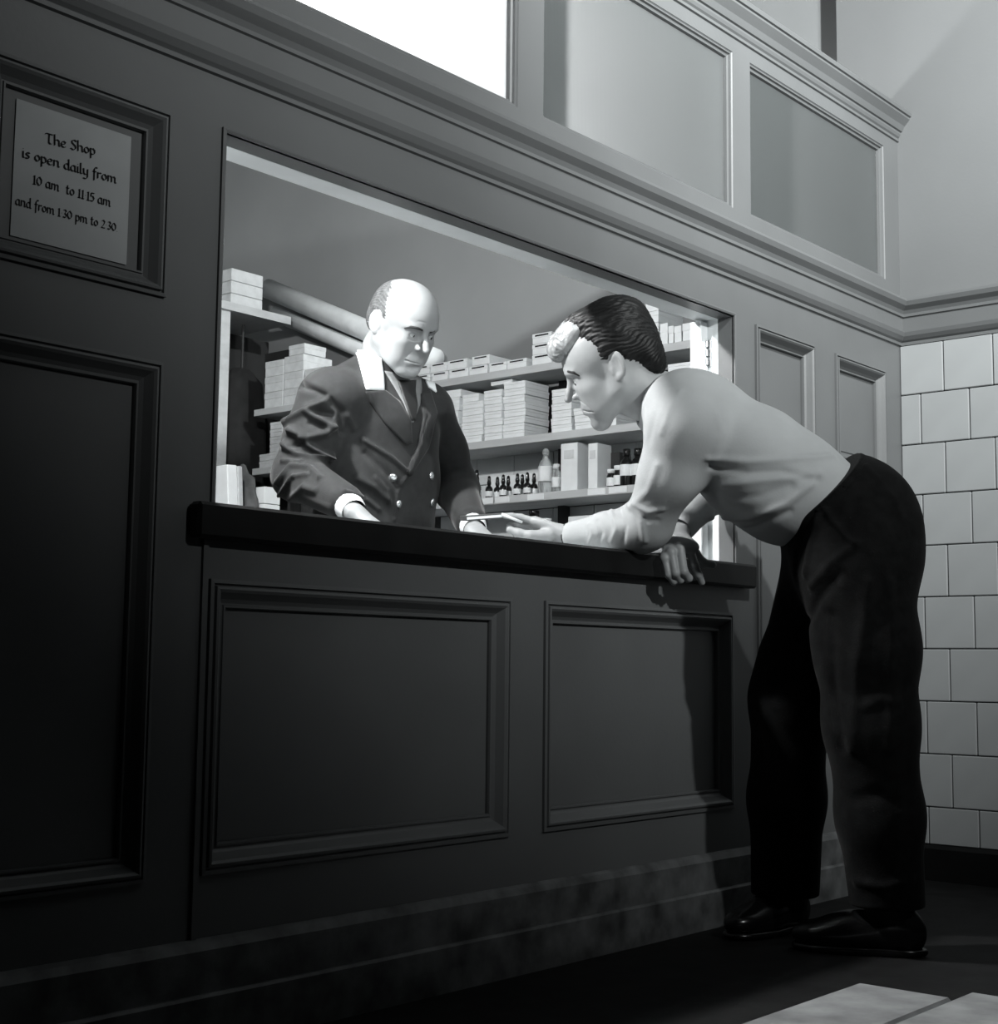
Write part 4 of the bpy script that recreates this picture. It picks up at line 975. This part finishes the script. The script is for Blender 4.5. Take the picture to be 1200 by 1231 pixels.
# ---------------------------------------------------------------- the seller behind the counter
HS = HeadFrame(P(481, 390, 3.8), (-.036, -.881, -.472), (-.112, -.466, .878), .966)
nbS = np.array([2.690, .735, 1.385])
fh = build_head(HS, [HS.p(-.022, 0, -.045), HS.p(-.034, 0, -.085), nbS, nbS+np.array([0, .01, -.08])], [.054, .052, .056, .08], jawk=1.15, nosek=1.05)
V, Q = fh.mesh(); headS = Surf(relax(V, Q, 1, .35), Q)
headS.fold([([(487.5, 433), (492, 434.5), (498, 436.5), (505, 437.5)], -.0045, .0015), ([(495, 423), (489, 429)], -.0010, .0022), ([(490, 441), (497, 444), (502, 443)], -.002, .003), ([(503, 386), (512, 388)], -.0012, .0018), ([(509, 391), (510, 396)], -.0012, .0014), ([(490, 407), (497, 410), (504, 409)], -.0014, .0018)])
sR, sL = np.array([2.485, .715, 1.300]), np.array([2.885, .745, 1.325])
eR = P(358, 572, 3.66); wR = P(428, 618, 3.36); eL = oy(549, 588, .74); wL = oy(572, 640, .46)
XA, YA, ZA = np.eye(3)
# right hand flat on the counter, left hand likewise
def flat_hand(w, d, n_across, z=.9035, arm=None):
    d = nrm(np.array([d[0], d[1], 0])); ac = nrm(n_across); w = np.array(w); base = np.array([w[0], w[1], z+.022])
    kn = [base+d*.085+ac*(o)+ZA*.000 for o in (-.028, -.009, .010, .028)]
    fg = []
    for i, l in enumerate((.072, .080, .074, .058)):
        dd = nrm(d+ac*(-.10+.07*i)); fg.append([kn[i]+dd*l*.45+ZA*.004, kn[i]+dd*l*.78-ZA*.004, kn[i]+dd*l-ZA*.012])
    th = [base+d*.025-ac*.020, base+d*.050-ac*.040-ZA*.006, base+d*.072-ac*.048-ZA*.010, base+d*.092-ac*.050-ZA*.012]
    return build_hand(w, kn, fg, th, h=.0024, arm=arm, wr=.028)
dR = np.array([.35, -.9, 0]); hR = flat_hand(wR, dR, np.cross(ZA, dR)*-1, arm=P(415, 604, 3.42))
dL = np.array([-.2, -.95, 0]); hL = flat_hand(wL, dL, np.cross(ZA, dL), arm=eL)
allp = np.array([sR, sL, eR, eL, nbS, [2.6, .76, .05], [2.8, .76, .05], wR]); fb = SDF(allp.min(0)-.2, allp.max(0)+.2, .011)
fb.add(ecapsule((2.685, .735, 1.25), (2.695, .76, .98), XA, (.14, .08), (.125, .08)), .03).add(ecapsule((2.695, .76, .98), (2.70, .77, .88), XA, (.125, .08), (.14, .09)), .03)
chain(fb, [sR, eR, wR], [.05, .04, .024], .02); chain(fb, [sL, eL, wL], [.05, .04, .024], .02)
for xx in (2.61, 2.79): chain(fb, [np.array([xx, .77, .86]), np.array([xx, .76, .47]), np.array([xx, .78, .08])], [.075, .052, .04], .03)
fb.add(capsule((2.685, .74, 1.25), nbS, .08, .05), .04)
V, Q = fb.mesh(); bodyS = Surf(V, Q)
sel = join_surf([headS, hR, hL, bodyS]).obj('person', SKIN)
tag(sel, 'balding man in dark double-breasted uniform jacket standing behind the counter looking down', 'person')
eyes(HS, sel, nrm(HS.F*.75-HS.U*.32+HS.L*.42)); brows(headS, sel, mat('brow_hair', .03, .6, .3), [[(508, 397), (502, 394.5), (494, 393), (486, 394.5)], [(517, 399.5), (523, 397.5), (528, 397.2)]], .0036)
# thin hair round the sides and back
H = HS; k = H.k; A_ = H.ax(); c0 = H.p(0, 0, .04); f = SDF(c0-.16, c0+.16, .0026)
f.add(ellipsoid(H.p(-.007, 0, .036), A_, (.0965*k, .0790*k, .0840*k)), .01)
f.add(ellipsoid(H.p(-.070, 0, -.010), A_, (.030*k, .054*k, .045*k)), .03)
f.cut(ellipsoid(H.p(.040, 0, .135), H.tilt(24), (.130*k, .072*k, .072*k)), .01)
f.cut(ellipsoid(H.p(.108, 0, .0), A_, (.084*k, .12*k, .15*k)), .008)
for s_ in (-1, 1):
    f.cut(ellipsoid(H.p(-.010, s_*.086, -.004), A_, (.022*k, .026*k, .036*k)), .006); f.cut(ellipsoid(H.p(-.015, s_*.082, -.060), A_, (.060*k, .03*k, .036*k)), .01)
f.cut(ellipsoid(H.p(-.030, 0, -.092), A_, (.08*k, .1*k, .042*k)), .01); f.cut(ellipsoid(H.p(.0, 0, .030), A_, (.083*k, .066*k, .076*k)), .004)
V, Q = f.mesh(); V = relax(V, Q, 1); N = vnormals(V, Q); loc = (V-H.O)/k; lx, ly, lz = loc@H.F, loc@H.L, loc@H.U
V = V+N*(.0008*np.sin(np.arctan2(ly, lz-.02)*60+5*np.sin(lx*60)))[:, None]
tag(Surf(V, Q).obj('hair', GREYHAIR, sel), 'thin hair round the sides of a bald crown')
# jacket
pts = np.array([sR, sL, eR, eL, wR, wL, nbS, [2.6, .6, .80]]); f = SDF(pts.min(0)-.16, pts.max(0)+.14, .0045)
f.add(ecapsule((2.685, .725, 1.245), (2.69, .735, 1.12), XA, (.190, .122), (.186, .126)), .03).add(ecapsule((2.69, .735, 1.12), (2.695, .75, 1.0), XA, (.186, .126), (.178, .122)), .03).add(ecapsule((2.695, .75, 1.0), (2.70, .765, .84), XA, (.178, .122), (.192, .130)), .03)
f.add(ecapsule(sR+[.03, .01, .01], nbS+[-.02, .01, -.015], YA, (.085, .060), (.075, .045)), .05); f.add(ecapsule(sL+[-.03, .0, .01], nbS+[.02, .01, -.015], YA, (.085, .060), (.075, .045)), .05)
f.add(capsule(sR+[.05, .01, .022], nbS+[-.045, .012, .012], .062, .055), .05); f.add(capsule(sL+[-.05, .0, .022], nbS+[.045, .012, .005], .060, .052), .05)
bk = HS.p(-.034, 0, -.085); f.add(capsule(nbS, nbS+(bk-nbS)*.62, .070, .064), .02)
f.add(capsule(sR, sR*.5+eR*.5, .078, .070), .04); f.add(capsule(sR*.5+eR*.5, eR, .070, .062), .03)
cR = P(415, 604, 3.42); f.add(capsule(eR, cR, .061, .044), .03)
f.add(capsule(sL, sL*.5+eL*.5, .076, .068), .04); f.add(capsule(sL*.5+eL*.5, eL, .068, .060), .03); cL = eL+(wL-eL)*.80; cL[2] = max(cL[2], .955); f.add(capsule(eL, cL, .060, .044), .03)
nd = nrm(nbS-HS.p(-.034, 0, -.085)); f.cut(capsule(nbS-nd*.16, nbS+nd*.005, .0565, .0565), .006)
V, Q = f.mesh(); S = Surf(relax(V, Q, 3), Q)
S0 = S
S.fold([([(344, 508), (372, 491), (391, 482)], 0.0156, .010), ([(348, 517), (370, 526), (391, 521), (400, 513)], 0.0156, .009), ([(370, 497), (383, 504), (400, 514)], 0.0117, .007), ([(342, 534), (357, 547), (374, 553), (398, 549)], 0.0156, .009),
        ([(363, 528), (378, 541), (396, 549)], 0.0130, .007), ([(339, 554), (363, 556)], 0.0091, .006), ([(333, 580), (350, 560), (372, 562), (385, 575)], 0.0104, .007), ([(336, 595), (352, 573), (370, 571)], 0.0091, .006), ([(348, 600), (365, 585), (380, 590)], 0.0078, .008),
        ([(361, 463), (376, 468), (390, 475)], -0.0130, .008), ([(383, 495), (400, 498)], -0.0117, .007), ([(352, 537), (365, 532)], -0.0104, .007), ([(372, 508), (388, 514)], -0.0091, .006),
        ([(398, 482), (410, 495), (412, 520)], -0.0130, .009), ([(425, 515), (418, 500)], 0.0065, .008), ([(437, 529), (455, 541), (470, 550), (489, 567)], 0.0091, .006), ([(440, 545), (462, 565), (480, 585)], -0.0078, .010), ([(430, 575), (450, 585), (465, 600)], 0.0078, .010),
        ([(512, 508), (506, 530), (500, 547), (490, 569), (478, 592), (474, 625)], 0.0065, .004), ([(452, 575), (465, 590), (468, 605)], 0.0065, .007), ([(415, 590), (440, 600), (455, 612)], 0.0052, .006)])
jk = tag(S.obj('jacket', JACKET, sel), 'dark double-breasted uniform jacket with bright buttons')
# shirt front, tie, collar and lapels laid on the chest
tag(patch(S, ([(462, 446), (473, 464), (486, 486), (493, 508)], [(506, 452), (507, 468), (505, 486), (497, 508)]), 'shirt_front', SHIRT2, sel, .002, .0) or jk, None)
patch(S, ([(477, 458), (481, 470), (488, 490), (494, 506)], [(499, 458), (498, 470), (501, 488), (498, 506)]), 'necktie', TIE, sel, .006, .001)
o = patch(S, ([(444, 406), (428, 424), (434, 446), (440, 469)], [(456, 406), (458, 424), (460, 444), (461, 470)]), 'collar', COLLARW, jk, .006, .001)
if o: tag(o, 'white collar patch')
patch(S, ([(439, 471), (444, 484), (462, 509), (487, 535)], [(462, 470), (480, 484), (493, 505), (494, 532)]), 'lapel', JACKET, jk, .007, .001)
patch(S, ([(505, 474), (508, 500), (500, 538), (489, 566)], [(516, 470), (524, 496), (514, 538), (493, 572)]), 'lapel', JACKET, jk, .007, .001)
o = patch(S, ([(511, 458), (515, 466)], [(522, 462), (524, 472)]), 'collar', COLLARW, jk, .005, .001)
for px, py in ((472, 574), (479, 606), (518, 572), (519, 604)):
    h = S.hit(px, py)
    if h is None: continue
    p, n = h; q = Vector(n).to_track_quat('Z', 'Y').to_matrix().to_4x4(); v2, f2 = lathe([(.0105, 0), (.0115, .002), (.010, .0045), (.005, .0062), (.001, .0066)], n=16)
    b_ = mesh_obj('button', v2, f2, BRASS, jk, True); b_.matrix_world = Matrix.Translation(Vector(p+n*.0005))@q
    b_['label'] = 'bright metal button'
# white shirt cuffs
for a_, b_ in ((cR, wR), (cL, wL)):
    d_ = nrm(b_-a_); v2, f2 = tube([a_+d_*.02, a_+d_*.045, a_+d_*.060], [.036, .0335, .0300], 20, False); tag(mesh_obj('cuff', v2, f2, COLLARW, sel, True), 'white shirt cuff')
# trousers and shoes (behind the counter)
f = SDF((2.45, .55, .02), (2.95, .98, .95), .009); f.add(ecapsule((2.70, .77, .90), (2.70, .77, .82), XA, (.165, .115), (.175, .12)), .03)
for xx in (2.61, 2.79): chain(f, [np.array([xx, .77, .82]), np.array([xx, .76, .47]), np.array([xx, .78, .10])], [.10, .085, .08], .03)
f.cut(((np.array([2.4, .5, 0])), np.array([3.0, 1.0, .12]), lambda PP: PP[2]-.06), .004)
V, Q = f.mesh(); Surf(relax(V, Q, 2), Q).obj('trousers', JACKET, sel)
for xx in (2.61, 2.79): shoe((xx, .80, .08), (xx, .57, 0), sel)

# ---------------------------------------------------------------- what changes hands on the counter
A0, B0 = oy(568, 630, .20), oy(609, 626, .20)
bm = bmesh.new(); box_geo(bm, -.055, .055, -.04, .04, 0, .012, .001); wl = bm_obj('flat_booklet', bm, mat('dark_booklet_cover', .05, .5, .3, 20))
pg = box('pages', -.053, .053, -.0405, .0385, .0030, .0090, CARD, wl)
mid_ = (P(568, 629, 3.50)+P(612, 624, 3.50))/2; wl.location = mid_+np.array([-.012, .006, .004]); wl.rotation_euler = (math.radians(6), math.radians(-6), math.radians(-38)); tag(wl, 'thin dark booklet held out between the two men over the counter', 'booklet')
v2, f2 = tube([P(603, 618, 3.46), P(628, 628, 3.462)], .0035, 8); tag(mesh_obj('pencil_stub', v2, f2, CARD, None, True), 'short white pencil stub between the customer\'s fingertips', 'pencil')
